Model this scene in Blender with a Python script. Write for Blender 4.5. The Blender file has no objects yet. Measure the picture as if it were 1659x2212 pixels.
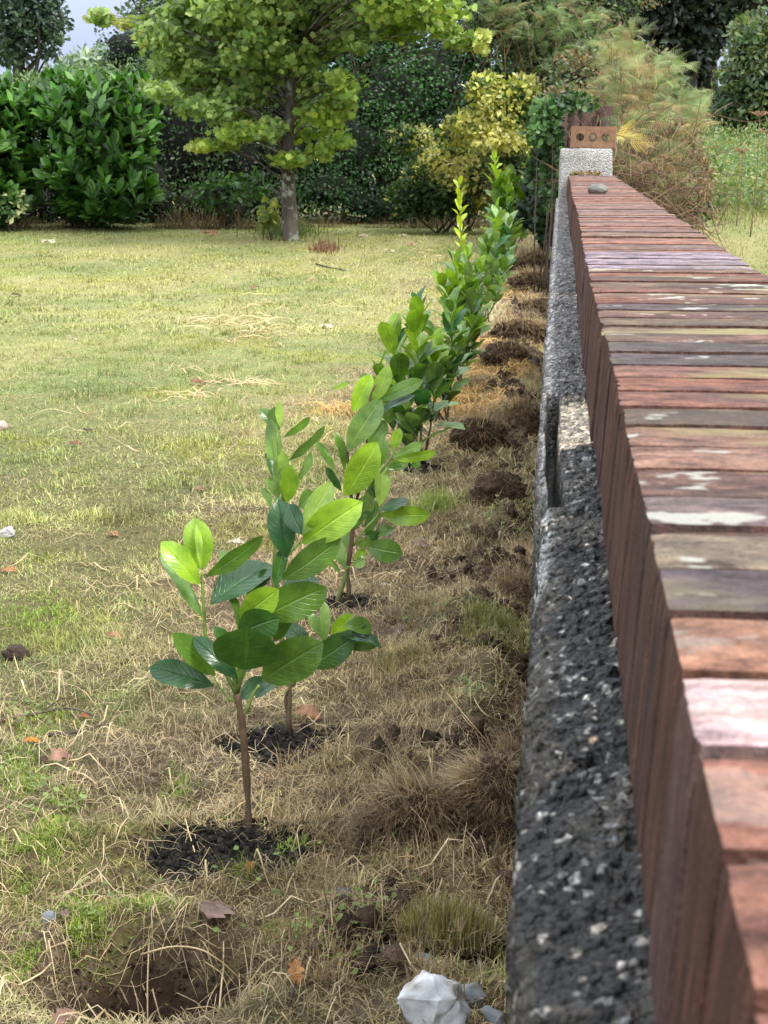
import bpy, bmesh, math
import numpy as np
from mathutils import Vector
R = math.radians
rng = np.random.default_rng(11)
sc = bpy.context.scene
COL = sc.collection

# ---------------------------------------------------------------- camera
PITCH, YAW, CH = 13.597, 6.365, 1.15
cam = bpy.data.cameras.new("camera")
cam.sensor_fit = 'VERTICAL'; cam.sensor_height = 36.0; cam.lens = 36.0*3324/2212
cam.clip_start = 0.02; cam.clip_end = 2000
cam.dof.use_dof = True; cam.dof.focus_distance = 3.1; cam.dof.aperture_fstop = 29
co = bpy.data.objects.new("camera", cam); COL.objects.link(co)
co.location = (0, 0, CH); co.rotation_euler = (R(90-PITCH), 0, R(YAW))
sc.camera = co
# ---------------------------------------------------------------- world + sun
SUN_AZ, SUN_EL = 125, 52
w = bpy.data.worlds.new("World"); sc.world = w; w.use_nodes = True
nt = w.node_tree; nt.nodes.clear()
out = nt.nodes.new("ShaderNodeOutputWorld"); bg = nt.nodes.new("ShaderNodeBackground")
sky = nt.nodes.new("ShaderNodeTexSky"); sky.sky_type = 'NISHITA'; sky.sun_disc = False
sky.sun_elevation = R(SUN_EL); sky.sun_rotation = R(SUN_AZ); sky.air_density = 1.0; sky.dust_density = 2.0
tc = nt.nodes.new("ShaderNodeTexCoord"); mp = nt.nodes.new("ShaderNodeMapping"); mp.inputs['Scale'].default_value = (1.6, 1.6, 4.5)
mp.inputs['Location'].default_value = (0.35, 0.1, 0.2)
no = nt.nodes.new("ShaderNodeTexNoise"); no.inputs['Scale'].default_value = 2.2; no.inputs['Detail'].default_value = 6
rp = nt.nodes.new("ShaderNodeValToRGB"); rp.color_ramp.elements[0].position = .36; rp.color_ramp.elements[1].position = .62
rp.color_ramp.elements[0].color = (.80,.80,.80,1)
mx = nt.nodes.new("ShaderNodeMix"); mx.data_type = 'RGBA'
# an overcast sky is about three times as bright overhead as at the horizon
sx = nt.nodes.new("ShaderNodeSeparateXYZ"); gr = nt.nodes.new("ShaderNodeValToRGB")
gr.color_ramp.elements[0].position = .05; gr.color_ramp.elements[0].color = (.19, .22, .30, 1); gr.color_ramp.elements[1].position = .75; gr.color_ramp.elements[1].color = (.92, .97, 1, 1)
gm = nt.nodes.new("ShaderNodeVectorMath"); gm.operation = 'SCALE'; gm.inputs['Scale'].default_value = 11.5
L = nt.links.new
L(tc.outputs['Generated'], mp.inputs['Vector']); L(mp.outputs[0], no.inputs['Vector']); L(no.outputs['Fac'], rp.inputs[0])
L(rp.outputs[0], mx.inputs['Factor']); L(sky.outputs[0], mx.inputs['A']); L(tc.outputs['Generated'], sx.inputs[0]); L(sx.outputs[2], gr.inputs[0]); L(gr.outputs[0], gm.inputs[0]); L(gm.outputs[0], mx.inputs['B']); L(mx.outputs['Result'], bg.inputs[0])
bg.inputs[1].default_value = 0.10; L(bg.outputs[0], out.inputs[0])
sl = bpy.data.lights.new("sun", 'SUN'); sl.energy = 1.5; sl.angle = R(18); sl.color = (1, .96, .88)
so = bpy.data.objects.new("sun", sl); COL.objects.link(so)
sv = Vector((math.sin(R(SUN_AZ))*math.cos(R(SUN_EL)), math.cos(R(SUN_AZ))*math.cos(R(SUN_EL)), math.sin(R(SUN_EL))))
so.rotation_euler = sv.to_track_quat('Z', 'Y').to_euler(); so.location = (5, -5, 10)
vs = sc.view_settings; vs.view_transform = 'Standard'; vs.look = 'None'; vs.gamma = 1; vs.exposure = 1.5

# ---------------------------------------------------------------- survey helpers: photo sight-lines -> real places
th, ps = R(PITCH), R(YAW)
def ray(px, py):
    v = (1106-py)/3324; u = (px-829.5)/3324
    f = math.cos(th)+v*math.sin(th); up = -math.sin(th)+v*math.cos(th)
    return np.array([u*math.cos(ps)-f*math.sin(ps), u*math.sin(ps)+f*math.cos(ps), up])
def gz(px, py, z=0.0):
    r = ray(px, py); return np.array([0, 0, CH])+r*((z-CH)/r[2])
def gy(px, py, y):
    r = ray(px, py); return np.array([0, 0, CH])+r*(y/r[1])

# ---------------------------------------------------------------- noise
def hsh(i, j, s): return np.modf(np.abs(np.sin(i*127.1+j*311.7+s*74.7)*43758.5453))[0]
def vn(x, y, s=0):
    x = np.asarray(x, float); y = np.asarray(y, float)
    i = np.floor(x); j = np.floor(y); a = x-i; b = y-j
    a = a*a*(3-2*a); b = b*b*(3-2*b)
    return (hsh(i, j, s)*(1-a)+hsh(i+1, j, s)*a)*(1-b)+(hsh(i, j+1, s)*(1-a)+hsh(i+1, j+1, s)*a)*b
def fbm(x, y, s=0, o=4):
    t = 0; a = .5; n = 0
    for k in range(o):
        t = t+a*vn(x, y, s+k*7); n += a; a *= .5; x = x*2.03+3.1; y = y*2.03+1.7
    return t/n
def worley(x, y, s=0):
    i = np.floor(x); j = np.floor(y); best = np.full(x.shape, 9.); ident = np.zeros(x.shape)
    for di in (-1, 0, 1):
        for dj in (-1, 0, 1):
            ci, cj = i+di, j+dj
            d = np.hypot(ci+hsh(ci, cj, s+1)-x, cj+hsh(ci, cj, s+2)-y)
            m = d < best; best = np.where(m, d, best); ident = np.where(m, hsh(ci, cj, s+3), ident)
    return best, ident
def sst(a, b, x):
    t = np.clip((x-a)/(b-a), 0, 1); return t*t*(3-2*t)

# ---------------------------------------------------------------- mesh helpers
def raw(name, V, F, mat, parent=None, col=None, luv=None, smooth=False):
    """V (n,3); F = list of (m,k) int arrays"""
    if isinstance(F, np.ndarray): F = [F]
    V = np.asarray(V, np.float32); me = bpy.data.meshes.new(name)
    me.vertices.add(len(V)); me.vertices.foreach_set('co', V.ravel())
    idx = np.concatenate([f.ravel() for f in F]).astype(np.int32)
    tot = np.concatenate([np.full(len(f), f.shape[1], np.int32) for f in F])
    st = np.concatenate([[0], np.cumsum(tot)[:-1]]).astype(np.int32)
    me.loops.add(len(idx)); me.loops.foreach_set('vertex_index', idx)
    me.polygons.add(len(tot)); me.polygons.foreach_set('loop_start', st); me.polygons.foreach_set('loop_total', tot)
    if smooth: me.polygons.foreach_set('use_smooth', np.ones(len(tot), bool))
    me.update(calc_edges=True)
    if col is not None:
        a = me.attributes.new('Col', 'FLOAT_COLOR', 'POINT')
        c = np.ones((len(V), 4), np.float32); c[:, :3] = col; a.data.foreach_set('color', c.ravel())
    if luv is not None:
        a = me.attributes.new('luv', 'FLOAT_VECTOR', 'POINT'); a.data.foreach_set('vector', np.asarray(luv, np.float32).ravel())
    me.materials.append(mat)
    o = bpy.data.objects.new(name, me); COL.objects.link(o)
    if parent is not None: o.parent = parent
    return o
def thing(name, label, cat, loc=(0, 0, 0), group=None):
    o = bpy.data.objects.new(name, None); COL.objects.link(o); o.location = loc; o.empty_display_size = .1
    return tag(o, label, cat, group)
def tag(o, label, cat, group=None):
    o['label'] = label; o['category'] = cat
    if group: o['group'] = group
    return o
class Bag:
    def __init__(s): s.V = []; s.F = {}; s.C = []; s.U = []; s.n = 0
    def add(s, V, F, col=(1, 1, 1), luv=None):
        V = np.asarray(V, float); s.V.append(V)
        for f in (F if isinstance(F, list) else [F]):
            f = np.asarray(f); s.F.setdefault(f.shape[1], []).append(f+s.n)
        s.C.append(np.broadcast_to(np.asarray(col, float), V.shape)); s.U.append(np.zeros(V.shape) if luv is None else luv)
        s.n += len(V)
    def make(s, name, mat, parent=None, smooth=False, origin=None):
        V = np.concatenate(s.V)
        if parent is not None: V = V-np.array(parent.location)
        elif origin is not None: V = V-np.array(origin)
        o = raw(name, V, [np.concatenate(f) for f in s.F.values()], mat, parent, np.concatenate(s.C), np.concatenate(s.U), smooth)
        if parent is None and origin is not None: o.location = origin
        return o
def nrm(a): return a/np.maximum(np.linalg.norm(a, axis=-1, keepdims=True), 1e-9)
def frames(axis, normal):
    ax = nrm(axis); sd = nrm(np.cross(ax, normal)); nn = np.cross(sd, ax)
    return np.stack([sd, ax, nn], -1)            # columns side, axis, normal
def inst(bag, T, F, P, axis, normal, L_, W_, col, luv=None):
    """T template (side, along, normal) unit leaf; copies at P"""
    k = len(P); M = frames(axis, normal)
    L_ = np.broadcast_to(L_, (k,)); W_ = np.broadcast_to(W_, (k,))
    S = np.stack([W_, L_, L_], -1)
    X = T[None]*S[:, None, :]
    V = np.einsum('kij,knj->kni', M, X)+P[:, None, :]
    n = len(T)
    Fs = [(f[None]+(np.arange(k)*n)[:, None, None]).reshape(-1, f.shape[1]) for f in F]
    C = np.repeat(np.asarray(col)[:, None, :], n, 1).reshape(-1, 3)
    U = None if luv is None else np.tile(luv, (k, 1))
    bag.add(V.reshape(-1, 3), Fs, C, U)
def tube(bag, pts, rad, seg=7, col=(1, 1, 1), rough=0, sd=0):
    pts = np.asarray(pts, float); rad = np.broadcast_to(np.asarray(rad, float), (len(pts),))
    T = nrm(np.gradient(pts, axis=0)); up = np.array([.3, .9, .2]) if abs(T[0][2]) > .7 else np.array([0, 0, 1.])
    A = nrm(np.cross(T, up)); B = np.cross(T, A); an = np.arange(seg)*2*math.pi/seg
    r = rad[:, None]*np.ones(seg)[None]
    if rough: r = r*(1+rough*(np.random.default_rng(sd).random(r.shape)-.5))
    V = pts[:, None]+r[..., None]*(A[:, None]*np.cos(an)[None, :, None]+B[:, None]*np.sin(an)[None, :, None])
    i, j = np.meshgrid(np.arange(len(pts)-1), np.arange(seg), indexing='ij'); j2 = (j+1) % seg
    F = np.stack([i*seg+j, i*seg+j2, (i+1)*seg+j2, (i+1)*seg+j], -1).reshape(-1, 4)
    n = len(pts)*seg; V = V.reshape(-1, 3)
    V = np.vstack([V, pts[-1:]+T[-1:]*rad[-1]*.4, pts[:1]])
    jj = np.arange(seg); cap = np.stack([(len(pts)-1)*seg+jj, (len(pts)-1)*seg+(jj+1) % seg, np.full(seg, n)], -1)
    cap2 = np.stack([(jj+1) % seg, jj, np.full(seg, n+1)], -1)
    bag.add(V, [F, np.vstack([cap, cap2])], col)
def curve(P, n=12):
    P = np.asarray(P, float); m = len(P); o = []
    t = np.linspace(0, m-1, n)
    Q = np.vstack([2*P[0]-P[1], P, 2*P[-1]-P[-2]])
    for u in t:
        i = min(int(u), m-2); f = u-i; a, b, c, d = Q[i:i+4]
        o.append(.5*((2*b)+(c-a)*f+(2*a-5*b+4*c-d)*f*f+(3*b-a-3*c+d)*f**3))
    return np.array(o)
def lump(bag, c, r, col, sub=3, amp=.3, fr=3, sd=0, flat=None, colfn=None):
    bm = bmesh.new(); bmesh.ops.create_icosphere(bm, subdivisions=sub, radius=1)
    V = np.array([v.co[:] for v in bm.verts]); F = np.array([[v.index for v in f.verts] for f in bm.faces]); bm.free()
    n = fbm(V[:, 0]*fr+sd+V[:, 2]*1.7, V[:, 1]*fr+V[:, 2]*fr+sd*2, sd, 4)-.5
    n2 = fbm(V[:, 2]*fr*2.2+9, V[:, 0]*fr*2.2+V[:, 1]*4+sd, sd+5, 3)-.5
    rr = 1+amp*2*n+amp*n2
    V2 = V*rr[:, None]*np.asarray(r)+np.asarray(c)
    if flat is not None: V2[:, 2] = np.maximum(V2[:, 2], flat)
    bag.add(V2, F, col if colfn is None else colfn(V2, rr))

# ---------------------------------------------------------------- materials
def mat(name):
    m = bpy.data.materials.new(name); m.use_nodes = True; t = m.node_tree
    return m, t, t.nodes['Principled BSDF'], t.nodes['Material Output']
def nd(t, typ, **k):
    n = t.nodes.new(typ)
    for a, b in k.items():
        if hasattr(n, a): setattr(n, a, b)
        else: n.inputs[a].default_value = b
    return n
def ramp(t, src, stops):
    r = t.nodes.new('ShaderNodeValToRGB'); e = r.color_ramp.elements
    while len(e) < len(stops): e.new(.5)
    for x, (p, c) in zip(e, stops):
        x.position = p; x.color = (*c, 1) if len(c) == 3 else c
    t.links.new(src, r.inputs[0]); return r.outputs[0]
def mixc(t, f, a, b, mode='MIX'):
    m = t.nodes.new('ShaderNodeMix'); m.data_type = 'RGBA'; m.blend_type = mode
    for s, v in (('Factor', f), ('A', a), ('B', b)):
        if isinstance(v, bpy.types.NodeSocket): t.links.new(v, m.inputs[s])
        else: m.inputs[s].default_value = v if s == 'Factor' else (*v, 1)
    return m.outputs['Result']
def noise(t, scale, detail=4, vec=None, sc3=None, rough=.5):
    n = nd(t, 'ShaderNodeTexNoise'); n.inputs['Scale'].default_value = scale; n.inputs['Detail'].default_value = detail; n.inputs['Roughness'].default_value = rough
    if vec is None: vec = t.nodes.new('ShaderNodeTexCoord').outputs['Object']
    if sc3:
        m = nd(t, 'ShaderNodeMapping'); m.inputs['Scale'].default_value = sc3; t.links.new(vec, m.inputs['Vector']); vec = m.outputs[0]
    t.links.new(vec, n.inputs['Vector']); return n.outputs['Fac']
def bump(t, p, h, s=.5, d=.01):
    b = nd(t, 'ShaderNodeBump'); b.inputs['Strength'].default_value = s; b.inputs['Distance'].default_value = d
    t.links.new(h, b.inputs['Height']); t.links.new(b.outputs[0], p.inputs['Normal'])
def math_(t, op, a, b=None):
    m = t.nodes.new('ShaderNodeMath'); m.operation = op
    for i, v in enumerate((a, b)):
        if v is None: continue
        if isinstance(v, bpy.types.NodeSocket): t.links.new(v, m.inputs[i])
        else: m.inputs[i].default_value = v
    return m.outputs[0]
def leafmat(name, rough=.45, tr=.3, nscale=6, spec=.5, veins=False, trtint=(1.25, 1.3, .6)):
    m, t, p, o = mat(name)
    at = nd(t, 'ShaderNodeAttribute', attribute_name='Col').outputs['Color']
    n = noise(t, nscale, 3)
    c = mixc(t, 1., at, ramp(t, n, [(.3, (.72, .74, .7)), (.7, (1.2, 1.18, 1.1))]), 'MULTIPLY')
    if veins:
        uv = nd(t, 'ShaderNodeAttribute', attribute_name='luv'); sp = nd(t, 'ShaderNodeSeparateXYZ'); t.links.new(uv.outputs['Vector'], sp.inputs[0])
        ax = math_(t, 'ABSOLUTE', sp.outputs[0])
        mid = ramp(t, ax, [(.0, (1, 1, 1)), (.05, (.5, .5, .5)), (.085, (0, 0, 0))])
        ph = math_(t, 'SUBTRACT', math_(t, 'MULTIPLY', sp.outputs[1], 9.0), math_(t, 'MULTIPLY', ax, 2.6))
        fr = math_(t, 'FRACT', ph); lat = ramp(t, fr, [(.0, (.55, .55, .55)), (.09, (0, 0, 0)), (.9, (0, 0, 0)), (1, (.55, .55, .55))])
        tint = mixc(t, 1., c, (1.5, 1.45, 1.5), 'MULTIPLY')
        vv = math_(t, 'MAXIMUM', math_(t, 'MULTIPLY', mid, .9), math_(t, 'MULTIPLY', lat, .6))
        c = mixc(t, vv, c, tint)
        bump(t, p, math_(t, 'ADD', math_(t, 'MULTIPLY', vv, -1.), math_(t, 'MULTIPLY', n, .8)), .6, .003)
        bl = noise(t, 14, 4, rough=.7); c = mixc(t, 1., c, ramp(t, bl, [(.35, (.68, .72, .7)), (.65, (1.22, 1.15, 1.1))]), 'MULTIPLY')
    t.links.new(c, p.inputs['Base Color']); p.inputs['Roughness'].default_value = rough; p.inputs['Specular IOR Level'].default_value = spec
    tl = nd(t, 'ShaderNodeBsdfTranslucent'); t.links.new(mixc(t, 1., c, trtint, 'MULTIPLY'), tl.inputs[0])
    ms = nd(t, 'ShaderNodeMixShader'); ms.inputs[0].default_value = tr
    t.links.new(p.outputs[0], ms.inputs[1]); t.links.new(tl.outputs[0], ms.inputs[2]); t.links.new(ms.outputs[0], o.inputs[0])
    return m
def colmat(name, rough=.85, nscale=40, lo=.65, hi=1.35, bs=.4, bd=.004, detail=5, spec=.3):
    m, t, p, o = mat(name)
    at = nd(t, 'ShaderNodeAttribute', attribute_name='Col').outputs['Color']
    n = noise(t, nscale, detail, rough=.65)
    c = mixc(t, 1., at, ramp(t, n, [(.3, (lo,)*3), (.7, (hi,)*3)]), 'MULTIPLY')
    t.links.new(c, p.inputs['Base Color']); p.inputs['Roughness'].default_value = rough; p.inputs['Specular IOR Level'].default_value = spec
    if bs: bump(t, p, n, bs, bd)
    return m
M_sap = leafmat('laurel leaf', .27, .34, 25, .6, True)
M_fol = leafmat('foliage leaf', .5, .35, 5)
M_gloss = leafmat('glossy hedge leaf', .35, .25, 5, .5)
M_fern = leafmat('fern frond', .6, .35, 4, .3, trtint=(1.2, 1.2, .8))
M_blade = leafmat('grass blade', .65, .3, 30, .25, trtint=(1.1, 1.1, .8))
M_dryleaf = leafmat('dead leaf', .6, .15, 60, .4, True, trtint=(1.2, .9, .6))
M_stem = colmat('green and brown stem', .6, 90, .7, 1.3, .3, .002)
M_soil = colmat('soil', .95, 120, .45, 1.5, 1., .012, 6, .15)
M_earth = colmat('lawn earth', .95, 55, .5, 1.45, .8, .01, 6, .15)
M_twig = colmat('twig', .85, 30, .6, 1.3, .3, .003)
M_stone = colmat('stone', .8, 60, .75, 1.15, .6, .003, 6)
M_rend = colmat('roughcast render', .9, 160, .6, 1.4, .6, .0025, 6, .25)

def rendmat():
    m, t, p, o = mat('algae blackened roughcast'); at = nd(t, 'ShaderNodeAttribute', attribute_name='Col').outputs['Color']
    tcx = nd(t, 'ShaderNodeTexCoord').outputs['Object']; hs = []
    c = at
    wv = nd(t, 'ShaderNodeVectorMath', operation='ADD'); nz = nd(t, 'ShaderNodeTexNoise'); nz.inputs['Scale'].default_value = 90; t.links.new(tcx, nz.inputs['Vector'])
    sc_ = nd(t, 'ShaderNodeVectorMath', operation='SCALE'); sc_.inputs['Scale'].default_value = .006; t.links.new(nz.outputs['Color'], sc_.inputs[0]); t.links.new(tcx, wv.inputs[0]); t.links.new(sc_.outputs[0], wv.inputs[1])
    for scl, lo, hi in ((170, .35, 2.0), (420, .55, 1.6)):
        v = nd(t, 'ShaderNodeTexVoronoi'); v.inputs['Scale'].default_value = scl; t.links.new(wv.outputs[0], v.inputs['Vector']); g = nd(t, 'ShaderNodeSeparateColor'); t.links.new(v.outputs['Color'], g.inputs[0])
        c = mixc(t, 1., c, ramp(t, g.outputs[0], [(0, (lo,)*3), (.6, (.9,)*3), (.85, (1.3,)*3), (1, (hi*1.1, hi*1.05, hi))]), 'MULTIPLY')
        if scl == 170: c = mixc(t, ramp(t, g.outputs[1], [(.980, (0, 0, 0)), (.985, (1, 1, 1))]), c, (.27, .265, .25))
        hs.append(v.outputs['Distance'])
    n = noise(t, 22, 5, rough=.7); c = mixc(t, ramp(t, n, [(.5, (0, 0, 0)), (.66, (.55, .55, .55))]), c, mixc(t, 1., c, (2.3, 2.0, 1.6), 'MULTIPLY'))
    t.links.new(c, p.inputs['Base Color']); p.inputs['Roughness'].default_value = .62; p.inputs['Specular IOR Level'].default_value = .5
    bump(t, p, math_(t, 'ADD', math_(t, 'MULTIPLY', hs[0], -1.), math_(t, 'MULTIPLY', hs[1], -.5)), 1., .006)
    return m
M_cast = rendmat()
def bark():
    m, t, p, o = mat('lichened bark')
    n = noise(t, 5, 6, sc3=(1, 1, .35), rough=.7); f = noise(t, 9, 4)
    c = ramp(t, n, [(.35, (.035, .028, .022)), (.6, (.14, .115, .09))])
    c = mixc(t, ramp(t, f, [(.54, (0, 0, 0)), (.64, (.9, .9, .9))]), c, (.36, .36, .31))
    t.links.new(c, p.inputs['Base Color']); p.inputs['Roughness'].default_value = .9; bump(t, p, n, 1, .03)
    return m
M_bark = bark()
def brickmat():
    m, t, p, o = mat('weathered red brick')
    at = nd(t, 'ShaderNodeAttribute', attribute_name='Col').outputs['Color']
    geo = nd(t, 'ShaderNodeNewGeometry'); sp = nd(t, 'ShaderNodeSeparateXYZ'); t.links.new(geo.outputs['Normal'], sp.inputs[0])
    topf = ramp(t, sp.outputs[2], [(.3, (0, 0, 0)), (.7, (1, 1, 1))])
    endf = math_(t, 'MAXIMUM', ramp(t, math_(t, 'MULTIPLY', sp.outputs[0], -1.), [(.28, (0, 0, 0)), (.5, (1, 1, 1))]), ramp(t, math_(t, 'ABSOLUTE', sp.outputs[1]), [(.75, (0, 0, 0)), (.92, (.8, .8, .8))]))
    drag = noise(t, 70, 6, sc3=(.42, 1, .25), rough=.7)
    grain = noise(t, 330, 5, rough=.7); blot = noise(t, 9, 4, sc3=(.7, 1.6, 1))
    c = mixc(t, 1., at, ramp(t, drag, [(.32, (.42, .38, .38)), (.68, (1.5, 1.5, 1.52))]), 'MULTIPLY')
    mot = noise(t, 45, 5, sc3=(.6, 1, 1), rough=.75); c = mixc(t, 1., c, ramp(t, mot, [(.35, (.5, .46, .5)), (.5, (1, 1, 1)), (.65, (1.5, 1.4, 1.3))]), 'MULTIPLY')
    c = mixc(t, 1., c, ramp(t, grain, [(.3, (.6,)*3), (.7, (1.35,)*3)]), 'MULTIPLY')
    # dirt brown with painted shade mixed in, on the drag-faced header ends
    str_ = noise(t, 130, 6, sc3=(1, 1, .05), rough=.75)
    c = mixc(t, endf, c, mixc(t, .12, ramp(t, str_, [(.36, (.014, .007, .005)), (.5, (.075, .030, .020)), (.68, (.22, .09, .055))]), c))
    # dark algae film and pale crustose lichen growing on the weather side (the top)
    uv = nd(t, 'ShaderNodeAttribute', attribute_name='luv'); s2 = nd(t, 'ShaderNodeSeparateXYZ'); t.links.new(uv.outputs['Vector'], s2.inputs[0])
    alg = math_(t, 'MULTIPLY', ramp(t, blot, [(.38, (0, 0, 0)), (.62, (1, 1, 1))]), math_(t, 'MULTIPLY', s2.outputs[0], .85))
    c = mixc(t, math_(t, 'MULTIPLY', alg, topf), c, (.085, .07, .062))
    ln = noise(t, 21, 3, sc3=(.8, 1.1, 1)); l2 = noise(t, 120, 3)
    lf = ramp(t, math_(t, 'ADD', ln, math_(t, 'MULTIPLY', math_(t, 'SUBTRACT', l2, .5), .12)), [(.615, (0, 0, 0)), (.65, (.85, .85, .85))])
    c = mixc(t, math_(t, 'MULTIPLY', math_(t, 'MULTIPLY', lf, topf), s2.outputs[1]), c, (.50, .49, .43))
    yn = noise(t, 12, 3, sc3=(.6, 1.4, 1)); yf = ramp(t, yn, [(.56, (0, 0, 0)), (.68, (.75, .75, .75))])
    c = mixc(t, math_(t, 'MULTIPLY', math_(t, 'MULTIPLY', yf, topf), s2.outputs[1]), c, (.34, .29, .13))
    t.links.new(c, p.inputs['Base Color']); p.inputs['Roughness'].default_value = .85; p.inputs['Specular IOR Level'].default_value = .28
    bump(t, p, math_(t, 'ADD', drag, math_(t, 'MULTIPLY', grain, .8)), 1., .006)
    return m
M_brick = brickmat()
def dashmat():
    m, t, p, o = mat('pebbledash')
    v = nd(t, 'ShaderNodeTexVoronoi'); v.inputs['Scale'].default_value = 170; tcx = nd(t, 'ShaderNodeTexCoord'); t.links.new(tcx.outputs['Object'], v.inputs['Vector'])
    g = nd(t, 'ShaderNodeSeparateColor'); t.links.new(v.outputs['Color'], g.inputs[0])
    c = ramp(t, g.outputs[0], [(0, (.3, .29, .27)), (.2, (.40, .385, .36)), (.6, (.55, .53, .5)), (1, (.64, .63, .61))])
    c = mixc(t, ramp(t, v.outputs['Distance'], [(.45, (0, 0, 0)), (.75, (.6, .6, .6))]), c, (.24, .23, .2))
    n = noise(t, 7, 4); c = mixc(t, ramp(t, n, [(.5, (0, 0, 0)), (.75, (.5, .5, .5))]), c, (.16, .16, .14))
    t.links.new(c, p.inputs['Base Color']); p.inputs['Roughness'].default_value = .85
    bump(t, p, math_(t, 'MULTIPLY', v.outputs['Distance'], -1.), 1, .008)
    return m
M_dash = dashmat()
def simple(name, a, b, scale, rough=.8, sc3=None, bs=.4, bd=.003):
    m, t, p, o = mat(name); n = noise(t, scale, 5, sc3=sc3, rough=.6)
    t.links.new(ramp(t, n, [(.3, a), (.7, b)]), p.inputs['Base Color']); p.inputs['Roughness'].default_value = rough; bump(t, p, n, bs, bd); return m
M_mortar = simple('mortar joint', (.028, .015, .011), (.12, .06, .042), 120, .95)
M_loose = simple('tan brick', (.17, .085, .05), (.30, .165, .095), 35, .85, bs=.7)
M_plug = simple('mortar plug', (.14, .10, .06), (.26, .20, .13), 90, .9)
M_greystone = simple('grey stone', (.10, .10, .09), (.21, .205, .185), 25, .85)
M_fence = simple('brown fence board', (.025, .012, .010), (.07, .03, .024), 20, .8, (1, 1, .1))

# ---------------------------------------------------------------- terrain
HOLES = [(*gz(320, 2095)[:2], .15, .105, .14), (*gz(960, 2040)[:2], .11, .05, .05), (*gz(1110, 1475)[:2], .09, .07, .04)]
COMP = [(*gz(490, 1832)[:2], .14, .115), (*gz(612, 1608)[:2], .125, .10), (*gz(745, 1312)[:2], .10, .09), (*gz(915, 1010)[:2], .09, .08)]
def dryness(x, y):
    n = fbm(x*1.6, y*1.1, 3, 4)
    edge = np.interp(y, [1.5, 2.4, 3, 5, 9, 21], [-2.6, -1.7, -1.15, -.95, -.8, -.75])
    return np.clip(sst(edge-.45, edge+.25, x+(n-.5)*1.3), 0, 1)*np.where(x > .2, 0, 1)
def hgt(x, y):
    d = dryness(x, y)
    z = (fbm(x*3, y*3, 21, 3)-.5)*(.02+.045*d)+(fbm(x*13, y*13, 9, 3)-.5)*(.010+.034*d)
    z = z*np.where(y < 25, 1, .5)
    z = z+.068*np.clip(y-15, 0, 25)*sst(.3, 1.5, x)
    z = z-.03*np.exp(-((x+.04)/.10)**2)*sst(1.8, 2.2, y)          # settles beside the wall
    for cx, cy, rx, ry, dp in HOLES:
        q = ((x-cx)/rx)**2+((y-cy)/ry)**2; z = z-dp*np.exp(-q**1.5)+.012*np.exp(-(np.sqrt(q)-1.3)**2*6)
    for cx, cy, rx, ry in COMP:
        q = ((x-cx)/rx)**2+((y-cy)/ry)**2; k = np.exp(-q**2); z = z*(1-k)+k*(-.006)
    bed = np.exp(-((x+.15)/.11)**2)*sst(1.9, 2.3, y)*(x < 0); z = z+bed*((fbm(x*9, y*6.5, 91, 3)-.42)*.15)
    # grassy hump by the wall
    cx, cy = -.13, 3.35; z = z+.05*np.exp(-((x-cx)/.13)**2-((y-cy)/.35)**2)
    return z
def soilmask(x, y):
    m = np.zeros(np.shape(x))
    n = fbm(x*22, y*22, 5, 3)-.5
    for cx, cy, rx, ry in COMP:
        q = np.sqrt(((x-cx)/rx)**2+((y-cy)/ry)**2)+n*1.3; m = np.maximum(m, 1-sst(.75, 1.15, q))
    return m
def holemask(x, y):
    m = np.zeros(np.shape(x)); n = fbm(x*22, y*22, 6, 3)-.5
    for cx, cy, rx, ry, dp in HOLES:
        q = np.sqrt(((x-cx)/rx)**2+((y-cy)/ry)**2)+n*.6; m = np.maximum(m, 1-sst(.8, 1.15, q))
    return m
GREEN = np.array((.20, .265, .09)); YGR = np.array((.41, .395, .17)); STRAW = np.array((.62, .49, .33)); BROWN = np.array((.20, .125, .08)); MOSS = np.array((.32, .34, .08))
def lawncol(x, y, r, dry_only=False):
    """colour of grass growing at x, y; r = random 0..1 per blade"""
    d = dryness(x, y); n = fbm(x*.9, y*.5, 31, 4); n2 = fbm(x*4, y*3, 41, 3)
    g = GREEN+(YGR-GREEN)*np.clip(.55+(n-.5)*2+(r-.5)*.8, 0, 1)[:, None]
    st = STRAW+(BROWN-STRAW)*np.clip((r*1.7-.35), 0, 1)[:, None]
    f = np.clip(-.05+d*.77+(n2-.5)*1.9*(.32+d)+(r-.5)*.5*(1-d), 0, .93)[:, None]
    c = g*(1-f)+st*f
    mo = (sst(.56, .68, fbm(x*2.3+5, y*2.3, 51, 3))*(.25+.5*(x < -.6)))[:, None]*(r < .7)[:, None]
    return c*(1-mo)+MOSS*mo
xs = np.concatenate([-np.geomspace(60, 3.0, 40), np.arange(-2.95, -1.25, .05), np.arange(-1.25, .02, .014), np.arange(.02, 1, .08), np.geomspace(1.05, 60, 45)])
ys = np.concatenate([np.linspace(-6, 1.4, 20), np.arange(1.5, 3.4, .014), np.arange(3.4, 6, .03), np.arange(6, 12, .09), np.geomspace(12, 300, 80)])
X, Y = np.meshgrid(xs, ys, indexing='ij'); Z = hgt(X.ravel(), Y.ravel()); xr, yr = X.ravel(), Y.ravel()
r_ = np.random.default_rng(5).random(len(xr))
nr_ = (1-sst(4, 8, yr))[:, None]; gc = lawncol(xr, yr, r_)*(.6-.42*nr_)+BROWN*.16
sm = soilmask(xr, yr)[:, None]; hm = holemask(xr, yr)[:, None]
bd = (np.exp(-((xr+.13)/.12)**2)*sst(1.9, 2.3, yr)*(xr < 0)*sst(.47, .56, fbm(xr*9+4, yr*7, 93, 3)))[:, None]; gc = gc*(1-bd)+np.array((.05, .032, .022))*bd
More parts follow.
